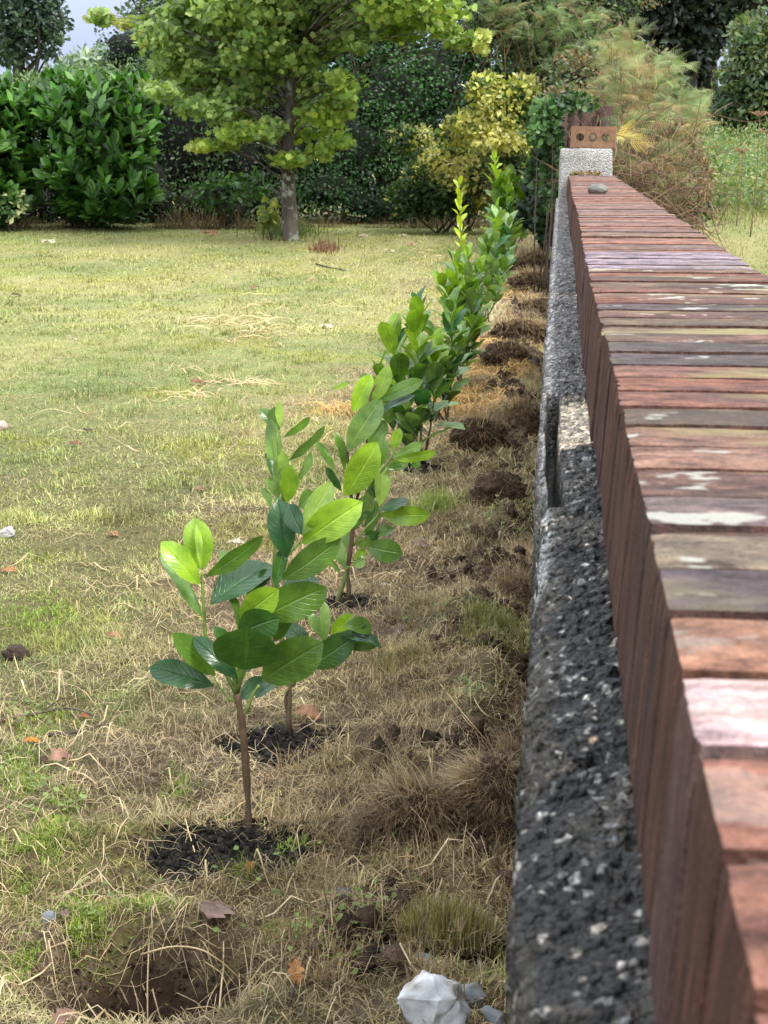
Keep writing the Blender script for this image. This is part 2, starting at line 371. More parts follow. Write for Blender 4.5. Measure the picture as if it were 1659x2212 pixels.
gc = gc*(1-sm)+np.array((.018, .016, .015))*sm; gc = gc*(1-hm)+np.array((.03, .019, .012))*hm
nx, ny = X.shape; i, j = np.meshgrid(np.arange(nx-1), np.arange(ny-1), indexing='ij')
F = np.stack([i*ny+j, (i+1)*ny+j, (i+1)*ny+j+1, i*ny+j+1], -1).reshape(-1, 4)
g = raw('ground', np.stack([xr, yr, Z], -1), F, M_earth, None, gc, None, True); g['kind'] = 'structure'

# ---------------------------------------------------------------- grass
BT = None
def blades(bag, P, L_, W_, az, lean, bend, col):
    """5-vertex curved blades"""
    k = len(P); d = np.stack([np.cos(az), np.sin(az), np.zeros(k)], -1); s = np.stack([-np.sin(az), np.cos(az), np.zeros(k)], -1)
    up = np.array([0, 0, 1.]); a1, a2 = lean, np.minimum(lean+bend, 1.9)
    m = P+(d*np.sin(a1)[:, None]+up*np.cos(a1)[:, None])*(L_*.5)[:, None]
    t = m+(d*np.sin(a2)[:, None]+up*np.cos(a2)[:, None])*(L_*.5)[:, None]
    w = (s*W_[:, None])*.5
    V = np.stack([P-w, P+w, m-w*.8, m+w*.8, t], 1).reshape(-1, 3)
    b = (np.arange(k)*5)[:, None]
    bag.add(V, [b+np.array([[0, 1, 3, 2]]), b+np.array([[2, 3, 4]])], np.repeat(col, 5, 0))
def scatter(n, y0, y1, xl, xr_, power=1.0):
    y = y0+(y1-y0)*rng.random(n)**power; a, b = xl(y), xr_(y)
    return a+(b-a)*rng.random(n), y
gb = Bag()
xl = lambda y: -.41*y-.75
for n, y0, y1, l0, l1, w0, w1 in ((225000, 1.45, 4.6, .012, .038, .0009, .0022), (135000, 4.4, 9.2, .018, .042, .002, .004), (145000, 9, 21.5, .02, .045, .004, .010)):
    x, y = scatter(n, y0, y1, xl, lambda y: np.minimum(.02*y-.04, -.015+0*y) if y0 < 8 else np.where(y > 8.4, .6, -.02), 1.0)
    keep = rng.random(n) > np.maximum(soilmask(x, y)*.985, holemask(x, y)*.97)
    x, y = x[keep], y[keep]; k = len(x); d = dryness(x, y); r = rng.random(k)
    n2 = fbm(x*6, y*6, 77, 3)
    tuft = sst(.5, .7, n2)
    Lb = (l0+(l1-l0)*rng.random(k)**1.6)*(.75+.35*d+.7*tuft)
    lean = np.clip(rng.normal(1.1+.15*d-.35*tuft, .35), .05, 1.52)
    az = rng.random(k)*6.283
    blades(gb, np.stack([x, y, hgt(x, y)-.002], -1), Lb, w0+(w1-w0)*rng.random(k), az, lean, rng.random(k)*.9, lawncol(x, y, r)*(.55+1.0*rng.random(k)**1.2)[:, None]*(.66+.62*sst(.3, .68, fbm(x*5.5, y*5.5, 61, 3)))[:, None]**(.35+.65*(y < 5))[:, None])
k = 34000; y = 1.9+11*rng.random(k)**1.7; x = -.03-.5*rng.random(k)*np.interp(y, [2, 4, 12], [1, .9, .55]); r = rng.random(k)[:, None]
kp = rng.random(k) > np.maximum(np.maximum(soilmask(x, y), holemask(x, y)), .8*sst(.48, .58, fbm(x*9+4, y*7, 93, 3))*(x > -.28)); x, y, r = x[kp], y[kp], r[kp]; k = len(x)
fl = sst(.42, .62, fbm(x*7, y*6, 88, 3)); w_ = (.0009+.0009*rng.random(k))*np.maximum(1, y/3)
blades(gb, np.stack([x, y, hgt(x, y)-.002], -1), (.02+.05*rng.random(k))*(.5+.8*fl), w_, rng.random(k)*6.283, np.clip(rng.normal(.8, .5, k), 0, 1.5), .3+rng.random(k)*1.1, (np.array((.42, .31, .19))*(1-r)+np.array((.13, .085, .05))*r)*(.55+.7*fl)[:, None])
o = gb.make('grass', M_blade); o['kind'] = 'stuff'
# long dry bents and straw-coloured strands lying in the thatch
sb = Bag()
def strands(bag, P, az, Ls, Ws, col, lift=.012, kink=.17):
    k = len(P); n = 6; t = np.linspace(0, 1, n); pts = np.zeros((k, n, 3)); a = az.copy(); p = P.copy(); pts[:, 0] = p
    for i in range(1, n):
        a = a+rng.normal(0, kink, k); p = p+np.stack([np.cos(a), np.sin(a), np.zeros(k)], -1)*(Ls/(n-1))[:, None]
        q = p.copy(); q[:, 2] = hgt(p[:, 0], p[:, 1])+.004+lift*(1-abs(2*t[i]-1))*rng.random(k)*2; pts[:, i] = q
    pts[:, 0, 2] = hgt(P[:, 0], P[:, 1])+.003
    T = nrm(np.gradient(pts, axis=1)); s = nrm(np.cross(T, np.array([0, 0, 1.])[None, None]+.4*rng.normal(size=(k, 1, 3))))*(Ws[:, None, None]*.5)
    tp = np.array([.7, 1, 1, .9, .7, .25])[None, :, None]
    V = np.stack([pts-s*tp, pts+s*tp], 2).reshape(k, -1, 3)
    b = np.arange(n-1)*2; f = np.stack([b, b+1, b+3, b+2], -1)
    bag.add(V.reshape(-1, 3), (f[None]+(np.arange(k)*2*n)[:, None, None]).reshape(-1, 4), np.repeat(col, 2*n, 0))
x, y = scatter(26000, 1.6, 7.5, xl, lambda y: -.02+0*y, 1.1)
kp = rng.random(len(x)) < (.10+.9*dryness(x, y))*(1-.92*soilmask(x, y))*(1-holemask(x, y)); x, y = x[kp], y[kp]; k = len(x); r = rng.random(k)[:, None]
strands(sb, np.stack([x, y, 0*x], -1), rng.random(k)*6.283, .02+.10*rng.random(k)**2.2, (.0006+.0008*rng.random(k))*np.maximum(1, y/3)**.8, (STRAW*1.25)*(1-r*.8)+BROWN*r*.8)
o = sb.make('dry_grass', M_blade); o['kind'] = 'stuff'
st = Bag()
GOLD = np.array((.66, .43, .19))
for (px, py, rx, ry, n, ln) in ((1010, 870, 75, 32, 800, .2), (1080, 800, 60, 25, 480, .2), (1075, 740, 50, 18, 120, .2), (1100, 640, 45, 18, 90, .2), (735, 885, 60, 14, 240, .16), (1110, 610, 30, 12, 60, .2),
        (480, 695, 120, 12, 40, .34), (600, 715, 110, 12, 40, .26), (530, 740, 60, 12, 20, .2), (500, 830, 50, 8, 34, .24), (430, 858, 70, 8, 20, .3), (350, 800, 60, 8, 6, .3), (300, 930, 200, 60, 16, .2), (600, 660, 120, 20, 20, .25), (700, 1230, 60, 30, 60, .1), (640, 1340, 40, 60, 40, .13), (370, 1290, 120, 60, 34, .14),
        (240, 1260, 160, 50, 26, .12), (300, 1600, 250, 120, 26, .12), (860, 1260, 120, 50, 34, .14), (800, 1640, 200, 110, 26, .12), (900, 1180, 120, 30, 60, .1), (620, 590, 300, 30, 30, .3), (500, 1950, 400, 140, 24, .1),
        (930, 560, 60, 16, 60, .2), (1000, 960, 90, 30, 140, .12), (750, 950, 60, 20, 60, .12)):
    q = rng.normal(size=(n, 2))*.55
    P = np.array([gz(px+a*rx, py+b*ry) for a, b in q]); P = P[P[:, 0] < -.03]; k = len(P); r = rng.random(k)[:, None]
    ds = P[:, 1]
    hot = 1 if 600 < py < 900 and px > 700 else .25
    base = GOLD*hot+STRAW*1.15*(1-hot)
    strands(st, P, rng.normal(0, .9, k)+(math.pi*(rng.random(k) > .5)), ln*(.3+.8*rng.random(k)), np.clip(.0008*ds**.9, .0015, .009)*(.6+.7*rng.random(k)), base*(.6+.6*r), .02, .035)
P = np.array([gz(rng.random()*1100, 1450+rng.random()*740) for _ in range(190)]); P = P[P[:, 0] < -.05]; k = len(P)
strands(st, P, rng.random(k)*6.28, .03+.13*rng.random(k)**1.5, .0016+.002*rng.random(k)**2, STRAW*(.8+.5*rng.random((k, 1))), .03, .07)
o = st.make('straw', M_blade); o['kind'] = 'stuff'

# ---------------------------------------------------------------- leaves: templates
def leaf_grid(L_, W_, fold=.25, curl=.3, tip=1.0, wave=.03, sd=0, nl=10, bend_side=0., shape=0):
    """detailed leaf: returns V (side, along, normal), F, luv"""
    t = np.linspace(0, 1, nl+1); rr = np.random.default_rng(sd)
    wd = np.clip(1-np.abs(2*np.clip((t-.03)/.97, 0, 1)**(1.2 if shape == 0 else .95)-1)**2.1, 0, 1)**(.62 if shape == 0 else .5)
    wd[0] = .035; wd[-1] = .06; wd = np.where(t < .06, .04, wd)
    s = np.array([-1, -.5, 0, .5, 1.])
    ang = -curl*t**1.3
    yy = np.concatenate([[0], np.cumsum(np.cos((ang[1:]+ang[:-1])/2)/nl)]); zz = np.concatenate([[0], np.cumsum(np.sin((ang[1:]+ang[:-1])/2)/nl)])
    V = []; U = []
    p1 = rr.random()*6
    for i, tt in enumerate(t):
        for q in s:
            hw = wd[i]*W_*.5
            zf = abs(q)*hw*math.tan(fold)*(1-.35*abs(q))
            V.append((q*hw*math.cos(fold)+bend_side*L_*tt*tt, yy[i]*L_, zz[i]*L_+zf+wave*L_*math.sin(tt*9+p1+q*2)*abs(q)*wd[i]*.6)); U.append((q, tt, 0))
    F = [[i*5+j, i*5+j+1, (i+1)*5+j+1, (i+1)*5+j] for i in range(nl) for j in range(4)]
    return np.array(V), np.array(F), np.array(U)
def put_leaf(bag, base, axis, normal, L_, W_, col, **k):
    V, F, U = leaf_grid(L_, W_, **k); M = frames(np.array([axis]), np.array([normal]))[0]
    bag.add(V@M.T+base, F, col, U)
OV = np.array([(0, 0, 0), (-.36, .3, .03), (.36, .3, .03), (-.5, .62, .03), (.5, .62, .03), (0, 1, -.08), (0, .3, -.02), (0, .62, -.03), (-.25, .88, 0), (.25, .88, 0)])
OVF = [np.array([[0, 6, 1], [0, 2, 6]]), np.array([[1, 6, 7, 3], [6, 2, 4, 7], [3, 7, 5, 8], [7, 4, 9, 5]])]
SM = np.array([(0, 0, 0), (-.5, .5, .06), (0, 1, -.05), (.5, .5, .06), (0, .5, -.03)])
SMF = [np.array([[0, 4, 1], [1, 4, 2], [2, 4, 3], [3, 4, 0]])]
a_ = np.array([(0, .0), (-.42, .12), (-.56, .42), (-.36, .55), (-.44, .9), (-.1, .8), (0, .95), (.12, .8), (.46, .88), (.36, .55), (.55, .4), (.4, .1)])
LB = np.vstack([np.column_stack([a_, -.1*abs(a_[:, 0])]), [[0, .42, .03]]]); LBF = [np.array([[i, 12, (i+1) % 12] for i in range(12)])[:, [0, 2, 1]]]

# ---------------------------------------------------------------- young laurels planted in a row
LIME = (.25, .42, .035); LIMEP = (.30, .46, .10); MID = (.11, .22, .035); MIDP = (.19, .31, .10); DRK = (.045, .12, .022); GLO = (.03, .10, .032); OLV = (.13, .24, .06)
K = dict(L=LIME, P=LIMEP, M=MID, Q=MIDP, D=DRK, G=GLO, O=OLV)
Z1 = lambda x, y: (311.1+.2604*x, 1019.6+.2604*y)
Z2 = lambda x, y: (535.7+.2604*x, 846.8+.2604*y)
Z3 = lambda x, y: (760.4+.2083*x, 639.4+.2083*y)
FACE = ray(829, 1106)
def hand_leaves(bag, conv, sca, Y0, rows, sd=0):
    """leaves measured on the plant: base, tip, breadth, kind, roll, how far the tip comes forward"""
    for q, (bx, by, tx, ty, wp, kd, roll, dy) in enumerate(rows):
        rr = np.random.default_rng(sd*100+q); y = Y0+rr.normal(0, .018)
        b = gy(*conv(bx, by), y); t = gy(*conv(tx, ty), y-dy)
        ax = t-b; ln = np.linalg.norm(ax); ax = ax/ln
        view = nrm(np.array([0, 0, CH])-b)
        n = view-ax*np.dot(view, ax); n = nrm(n); s = np.cross(ax, n); a = R(roll)
        n = n*math.cos(a)+s*math.sin(a)
        if kd == 'G': n = n+np.array([0, 0, .9]); n = nrm(n-ax*np.dot(n, ax))
        W_ = wp*sca/3324*y*1.07/max(.4, abs(np.dot(n, view)))
        c = np.array(K[kd])*(.85+.3*rr.random())
        put_leaf(bag, b, ax, n, ln*1.03, W_, c, fold=.12+.3*rr.random(), curl=.1+.75*rr.random(), sd=sd*50+q, wave=.03+.04*rr.random(), bend_side=rr.normal(0, .05))
def stems(bag, conv, Y0, rows):
    for pts, r0, r1, kind in rows:
        P = [gy(*conv(a, b), Y0+(c[0] if c else 0)) for a, b, *c in pts]
        P = curve(P, 14); n = len(P); f = np.linspace(0, 1, n)[:, None]
        c0, c1 = {'b': ((.10, .068, .046), (.12, .07, .04)), 'g': ((.12, .17, .04), (.2, .3, .06)), 'm': ((.13, .085, .06), (.13, .2, .04))}[kind]
        seg = 7; rad = r0+(r1-r0)*f[:, 0]
        tube(bag, P, rad*(1+.12*np.random.default_rng(n).normal(size=n)), seg, (1, 1, 1), .15, 3)
        V = bag.V[-1]; cc = np.repeat(np.array(c0)*(1-f)+np.array(c1)*f, seg, 0); bag.C[-1] = np.vstack([cc, cc[-1:], cc[:1]])
GR = 'young laurels planted in a row beside the wall'
idf = lambda x, y: (x, y)
# first laurel
S1 = gz(535, 1790); Y1 = S1[1]; t1 = thing('laurel_sapling', 'nearest young laurel, with a bare brown stem and broad glossy leaves, in dark compost', 'sapling', tuple(S1[:2])+(0,), GR)
b = Bag()
stems(b, idf, Y1, [([(537, 1800), (536, 1740), (531, 1660), (525, 1580), (520, 1540), (511, 1500)], .0074, .0052, 'b'), ([(522, 1545), (532, 1535), (538, 1520), (545, 1502), (560, 1480)], .0045, .0018, 'g'),
     ([(513, 1512), (509, 1480), (505, 1440), (512, 1400), (516, 1350)], .0052, .003, 'g'), ([(511, 1495), (530, 1440), (560, 1380), (575, 1320), (598, 1265), (615, 1210), (648, 1172)], .0048, .002, 'g'),
     ([(511, 1500), (480, 1440), (447, 1385), (441, 1330), (437, 1260), (436, 1235)], .004, .0017, 'g'), ([(497, 1515), (480, 1490), (462, 1465)], .0025, .0013, 'g')])
b.make('stem', M_stem, t1, True)
b = Bag()
hand_leaves(b, Z1, .2604, Y1, [
 (1090, 960, 1140, 640, 120, 'D', 15, -.02), (550, 1100, 1025, 690, 290, 'G', -25, -.05), (960, 960, 1020, 800, 110, 'D', 20, -.02), (850, 1100, 1000, 780, 115, 'M', 10, -.02), (1150, 950, 1440, 870, 130, 'G', -35, -.03),
 (480, 1210, 160, 645, 125, 'O', 25, -.01), (860, 1660, 1045, 1370, 120, 'G', -30, -.03), (790, 1900, 1000, 1670, 150, 'G', -20, -.02), (925, 1880, 1080, 1700, 100, 'G', -30, -.04), (760, 1920, 740, 1850, 60, 'Q', 0, 0),
 (1080, 1410, 1190, 1170, 140, 'M', 0, -.01), (970, 1215, 1435, 945, 290, 'M', 10, .02), (785, 1340, 1075, 1180, 240, 'D', 0, .03), (800, 1000, 665, 645, 120, 'O', 45, .0), (785, 1300, 770, 1000, 60, 'M', 50, 0),
 (480, 815, 440, 405, 235, 'L', 0, .01), (460, 935, 180, 595, 195, 'L', 18, .03), (505, 870, 980, 605, 125, 'M', 30, .02), (470, 800, 445, 420, 60, 'L', 0, -.02),
 (795, 1225, 1085, 990, 205, 'L', 0, .03), (1150, 890, 1600, 625, 205, 'M', 8, .03), (1185, 710, 1100, 245, 240, 'G', -12, .0), (1310, 520, 1185, 265, 150, 'G', -50, -.03), (1310, 525, 1535, 88, 190, 'P', 0, -.02), (1310, 590, 1745, 270, 270, 'L', 0, .03),
 (830, 1640, 865, 1335, 340, 'D', 0, .05), (765, 1570, 663, 1300, 90, 'D', 20, .03), (780, 1720, 430, 1375, 160, 'G', -15, .02), (590, 1690, 298, 1358, 160, 'M', 15, .05), (575, 1775, 38, 1580, 240, 'G', -38, .02),
 (980, 1730, 1380, 1430, 260, 'M', 0, .06), (790, 1760, 820, 1560, 60, 'Q', 0, .02), (1050, 1350, 1000, 1130, 120, 'D', 0, -.04)], 1)
b.make('foliage', M_sap, t1, True)
# second laurel
S2 = gz(620, 1580); Y2 = S2[1]; t2 = thing('laurel_sapling', 'second young laurel, tall left shoot, curled copper dead leaf at its foot', 'sapling', tuple(S2[:2])+(0,), GR)
b = Bag()
stems(b, idf, Y2, [([(626, 1590), (624, 1540), (627, 1490), (618, 1430), (600, 1330), (590, 1240), (600, 1140), (612, 1080), (604, 1000), (598, 930)], .0062, .002, 'm'), ([(620, 1588), (620, 1540), (618, 1502), (640, 1470), (662, 1440)], .004, .0022, 'b'),
     ([(662, 1440), (680, 1400), (700, 1380), (706, 1365)], .0022, .0014, 'g')])
b.make('stem', M_stem, t2, True)
b = Bag()
hand_leaves(b, Z2, .2604, Y2, [(250, 790, 190, 245, 135, 'Q', 10, 0), (265, 320, 120, 135, 110, 'M', 25, .01), (255, 300, 180, 150, 80, 'Q', -45, .02), (265, 290, 250, 82, 65, 'P', 30, 0), (295, 375, 525, 235, 65, 'M', 40, -.01), (335, 570, 645, 318, 75, 'O', 45, 0),
 (400, 750, 545, 520, 70, 'Q', 40, 0), (300, 715, 285, 515, 85, 'P', 10, .02), (320, 915, 365, 655, 120, 'L', 0, .03), (255, 880, 190, 705, 95, 'Q', 20, .01), (205, 710, 168, 485, 55, 'D', 30, -.02), (190, 960, 150, 780, 60, 'Q', 40, 0), (420, 965, 570, 815, 140, 'M', 10, -.03),
 (320, 1000, 250, 850, 90, 'M', 10, -.02), (260, 640, 230, 420, 80, 'M', 20, -.03), (330, 1100, 300, 950, 110, 'D', 0, -.03),
 (650, 2075, 545, 1830, 95, 'Q', 20, .01), (640, 2060, 645, 1745, 90, 'Q', 20, 0), (690, 2030, 845, 1870, 115, 'L', 0, .02), (800, 1930, 1065, 1940, 150, 'M', -20, -.02), (720, 2015, 1110, 2000, 95, 'G', -55, .01), (770, 2080, 1050, 2090, 120, 'M', 0, .03), (860, 1990, 960, 1890, 80, 'G', -40, 0)], 2)
hand_leaves(b, Z1, .2604, Y2, [(1370, 1620, 1720, 1400, 210, 'D', 0, .03), (1380, 1500, 1195, 1240, 170, 'G', -30, 0), (1300, 1620, 1400, 1500, 110, 'D', 10, 0), (1330, 1540, 1250, 1400, 150, 'M', 0, .02)], 3)
b.make('foliage', M_sap, t2, True)
# third laurel
S3 = gz(750, 1300); Y3 = S3[1]; t3 = thing('laurel_sapling', 'third young laurel, on two crossing dark stems, pale green leaves on top', 'sapling', tuple(S3[:2])+(0,), GR)
b = Bag()
stems(b, Z2, Y3, [([(830, 1760), (835, 1600), (825, 1480), (850, 1300), (870, 1120), (860, 900), (830, 600), (820, 450)], .0075, .003, 'b'), ([(700, 1900), (740, 1740), (790, 1590), (830, 1440)], .007, .005, 'm'), ([(870, 1270), (980, 1130), (1080, 1020), (1090, 960)], .004, .0017, 'g'),
     ([(870, 1100), (1000, 800), (1110, 650), (1200, 520), (1230, 400)], .0045, .002, 'g'), ([(900, 900), (980, 560), (985, 380), (1010, 60), (1060, -60)], .004, .002, 'b'), ([(960, 1000), (1000, 900), (960, 770)], .0025, .0015, 'g')])
b.make('stem', M_stem, t3, True)
b = Bag()
hand_leaves(b, Z2, .2604, Y3, [(770, 1515, 650, 1340, 50, 'O', 30, 0), (805, 1460, 720, 1200, 120, 'Q', 0, 0), (870, 1450, 960, 1390, 90, 'Q', 0, 0), (890, 1270, 1085, 1225, 80, 'O', 30, 0), (980, 1280, 1265, 1345, 190, 'M', 5, .02), (870, 1395, 995, 1305, 80, 'L', 0, -.02), (1040, 1190, 1200, 1110, 105, 'Q', -25, 0),
 (1090, 1020, 1485, 1035, 165, 'L', 10, .03), (1085, 985, 1325, 895, 90, 'G', -30, -.01), (1090, 950, 1150, 620, 120, 'P', 10, .01), (800, 860, 1080, 480, 230, 'L', 5, .04), (830, 590, 1025, 455, 90, 'M', 20, 0), (720, 650, 585, 405, 65, 'M', 25, 0), (775, 820, 650, 635, 70, 'D', 20, 0),
 (825, 490, 1055, 75, 200, 'Q', 5, .02), (800, 650, 780, 330, 70, 'M', 30, 0), (1110, 610, 1120, 390, 100, 'M', 0, 0), (1205, 490, 1240, 305, 95, 'L', 10, 0), (1205, 540, 1450, 440, 95, 'Q', 15, 0), (1215, 560, 1550, 520, 85, 'L', 25, .01), (1150, 640, 1340, 560, 110, 'M', 0, -.03), (980, 1210, 1070, 900, 105, 'M', 0, 0), (870, 1160, 970, 860, 130, 'M', 5, -.02),
 (1010, 790, 1140, 690, 60, 'M', 30, 0), (830, 1200, 780, 1000, 90, 'M', 10, -.02), (860, 1300, 770, 1170, 90, 'Q', 0, 0), (1050, 880, 1030, 720, 90, 'D', 10, -.03), (960, 1180, 1100, 1200, 80, 'D', 0, -.01), (1350, 620, 1440, 580, 60, 'M', 0, -.03), (900, 1000, 860, 850, 100, 'D', 0, -.03), (1000, 560, 1130, 250, 150, 'M', 15, -.04), (1020, 800, 1000, 1000, 80, 'Q', 20, .01)], 4)
hand_leaves(b, Z3, .2083, Y3+.03, [(0, 1200, 215, 845, 200, 'L', 0, 0), (-10, 900, -210, 960, 50, 'L', 20, 0), (215, 1100, 395, 760, 155, 'P', 5, .02), (280, 1085, 700, 870, 150, 'M', -15, .02), (280, 1235, 590, 960, 90, 'G', -35, 0), (150, 1460, 290, 1090, 110, 'Q', 15, 0), (170, 1560, 340, 1290, 190, 'M', 0, -.02)], 5)
b.make('foliage', M_sap, t3, True)

def sapling(loc, shoots, label, sd, leafL=.095, top='L', dens=1., tl=.085):
    leafL *= float(np.interp(loc[1], [5, 7, 10, 17], [1.1, 1.2, 1.35, 1.45])); dens *= .8
    """shoots: (top offset x, y, height, lean start, kind)"""
    rr = np.random.default_rng(sd); t = thing('laurel_sapling', label, 'sapling', (loc[0], loc[1], 0), GR); B = Bag(); Lf = Bag(); O = np.array([loc[0], loc[1], 0.])
    for (dx, dyy, h, kind) in shoots:
        s0 = O+np.array([rr.normal(0, .012), rr.normal(0, .012), -.01]); mid = O+np.array([dx*.62+rr.normal(0, .012), dyy*.4, h*.5]); tp = O+np.array([dx, dyy, h])
        P = curve([s0, mid, tp], 12); f = np.linspace(0, 1, 12)
        tube(B, P, .0055-.0038*f, 6); cc = np.repeat(np.array([(.09, .06, .045)])*(1-f[:, None])+np.array([(.16, .24, .05)])*f[:, None], 6, 0); B.C[-1] = np.vstack([cc, cc[-1:], cc[:1]])
        z0 = .2 if kind != 'tip' else .5
        nleaf = int((h*(1-z0))/.017*dens); ph = rr.random()*6
        for q in range(nleaf):
            u = z0+(1-z0)*(q+.5)/nleaf; pt = np.array([np.interp(u, f, P[:, c]) for c in range(3)]); ph += 2.4+rr.normal(0, .4)
            el = .62+.6*u+rr.normal(0, .15) if kind != 'tip' else 1.15
            dr = np.array([math.cos(ph)*math.cos(el), math.sin(ph)*math.cos(el), math.sin(el)])
            nm = np.array([-math.cos(ph)*math.sin(el), -math.sin(ph)*math.sin(el), math.cos(el)])+rr.normal(0, .25, 3)
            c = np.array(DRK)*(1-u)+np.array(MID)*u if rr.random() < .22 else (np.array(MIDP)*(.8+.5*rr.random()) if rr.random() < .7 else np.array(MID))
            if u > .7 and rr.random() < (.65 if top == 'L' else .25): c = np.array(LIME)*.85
            if rr.random() < .07: c = np.array(GLO)*1.5
            l = leafL*(.75+.4*rr.random())*(1 if u < .9 else .8)
            if kind == 'tip': c = np.array((.42, .52, .04)); l = leafL*(.55+.12*rr.random())
            elif kind == 'tipped' and u > .82: c = np.array((.36, .5, .05)); l = leafL*.6
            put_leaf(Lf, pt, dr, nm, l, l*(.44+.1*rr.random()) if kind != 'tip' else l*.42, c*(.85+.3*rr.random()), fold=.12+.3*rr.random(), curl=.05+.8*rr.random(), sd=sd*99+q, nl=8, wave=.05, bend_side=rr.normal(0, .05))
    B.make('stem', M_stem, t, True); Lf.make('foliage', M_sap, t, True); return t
def topz(px, py, y): return gy(px, py, y)[2]
PL = [ # base px on ground, shoots given by their top in the photo
 ((918, 999), [(845, 715, ''), (895, 678, 'x'), (940, 770, 'x'), (815, 800, 'x'), (860, 830, 'x'), (790, 850, 'x')], 'fourth young laurel in the row, pale leaves, standing over dark damp soil', .118),
 ((959, 916), [(905, 672, ''), (940, 720, 'x'), (975, 650, 'x'), (880, 760, 'x'), (1000, 740, 'x')], 'fifth young laurel, slender stems, just left of the two nearest turf clods', .1),
 ((994, 837), [(985, 565, ''), (955, 610, 'x'), (1010, 600, 'x'), (1020, 700, ''), (1040, 660, 'x')], 'sixth young laurel, rising beside the golden straw heap', .1),
 ((1025, 770), [(992, 398, 'tip'), (1010, 548, ''), (1040, 580, 'x'), (985, 560, 'x')], 'seventh young laurel, with one thin lime yellow shoot standing high above the others', .1),
 ((1050, 700), [(1050, 520, ''), (1075, 470, 'x'), (1090, 560, '')], 'eighth young laurel, dark leaved, behind the lime tipped one', .1),
 ((1075, 640), [(1072, 455, ''), (1100, 480, 'x')], 'ninth young laurel with one big pale leaf, below the tallest yellow tipped ones', .11),
 ((1095, 590), [(1068, 345, 'tipped'), (1090, 385, 'x'), (1060, 460, 'tipped'), (1100, 420, 'x')], 'tenth young laurel, tall with a yellow green crown of new leaves against the hedge', .12),
 ((1110, 540), [(1105, 380, 'x'), (1130, 400, 'x'), (1085, 420, 'x'), (1145, 440, 'x')], 'eleventh young laurel, bushy dark green, close to the far end of the wall', .13),
 ((1128, 520), [(1150, 335, 'tipped'), (1140, 400, 'x'), (1125, 460, 'x')], 'farthest young laurel, thin upright shoot nearest the pillar', .13)]
for q, (bp, sh, lab, ll) in enumerate(PL):
    g0 = gz(*bp); rr = np.random.default_rng(q)
    S = []
    for px, py, kd in sh:
        T = gy(px, py, g0[1]+rr.normal(0, .05)); S.append((T[0]-g0[0], T[1]-g0[1], T[2], 'tip' if kd == 'tip' else ('tipped' if kd == 'tipped' else kd)))
    sapling(g0, S, lab, 40+q, ll, 'L' if q in (0, 2, 3, 6) else 'M', 1.1 if q < 3 else 1.)

# ---------------------------------------------------------------- compost crumbs (uncountable)
cb = Bag()
bm = bmesh.new(); bmesh.ops.create_icosphere(bm, subdivisions=1, radius=1); ICV = np.array([v.co[:] for v in bm.verts]); ICF = np.array([[v.index for v in f.verts] for f in bm.faces]); bm.free()
for zi, (cx, cy, rx, ry) in enumerate(COMP+[(h[0], h[1], h[2], h[3]) for h in HOLES]):
    n = 1500 if zi < 3 else 700
    a = rng.random(n)*6.283; rr = np.sqrt(rng.random(n))*(.75+.5*vn(a*1.6, a*0+zi, 3)); x = cx+np.cos(a)*rr*rx; y = cy+np.sin(a)*rr*ry
    s = .0015+(.007 if zi < len(COMP) else .0045)*rng.random(n)**4
    P = np.stack([x, y, hgt(x, y)+s*.3], -1)
    c = np.array((.024, .020, .018))*(.4+1.6*rng.random(n))[:, None] if zi < len(COMP) else np.array((.045, .028, .019))*(.5+1.2*rng.random(n))[:, None]
    V = ICV[None]*(s[:, None]*(.6+.8*rng.random((n, 3))))[:, None, :]*(1+.35*rng.normal(size=(n, 12, 1)))+P[:, None]
    cb.add(V.reshape(-1, 3), (ICF[None]+(np.arange(n)*12)[:, None, None]).reshape(-1, 3), np.repeat(c, 12, 0))
n = 5200; y = 1.95+10.5*rng.random(n)**1.6; x = -.04-.28*rng.random(n)**1.2; kp = fbm(x*9+4, y*7, 93, 3) > .50; x, y = x[kp], y[kp]; n = len(x)
s = (.003+.017*rng.random(n)**4)*np.maximum(1, y/4)**.5; P = np.stack([x, y, hgt(x, y)+s*.35], -1)
V = ICV[None]*(s[:, None]*(.6+.9*rng.random((n, 3))))[:, None, :]*(1+.3*rng.normal(size=(n, 12, 1)))+P[:, None]
cb.add(V.reshape(-1, 3), (ICF[None]+(np.arange(n)*12)[:, None, None]).reshape(-1, 3), np.repeat(np.array((.075, .05, .034))*(.4+1.4*rng.random(n))[:, None], 12, 0))
o = cb.make('soil_crumbs', M_soil); o['kind'] = 'stuff'

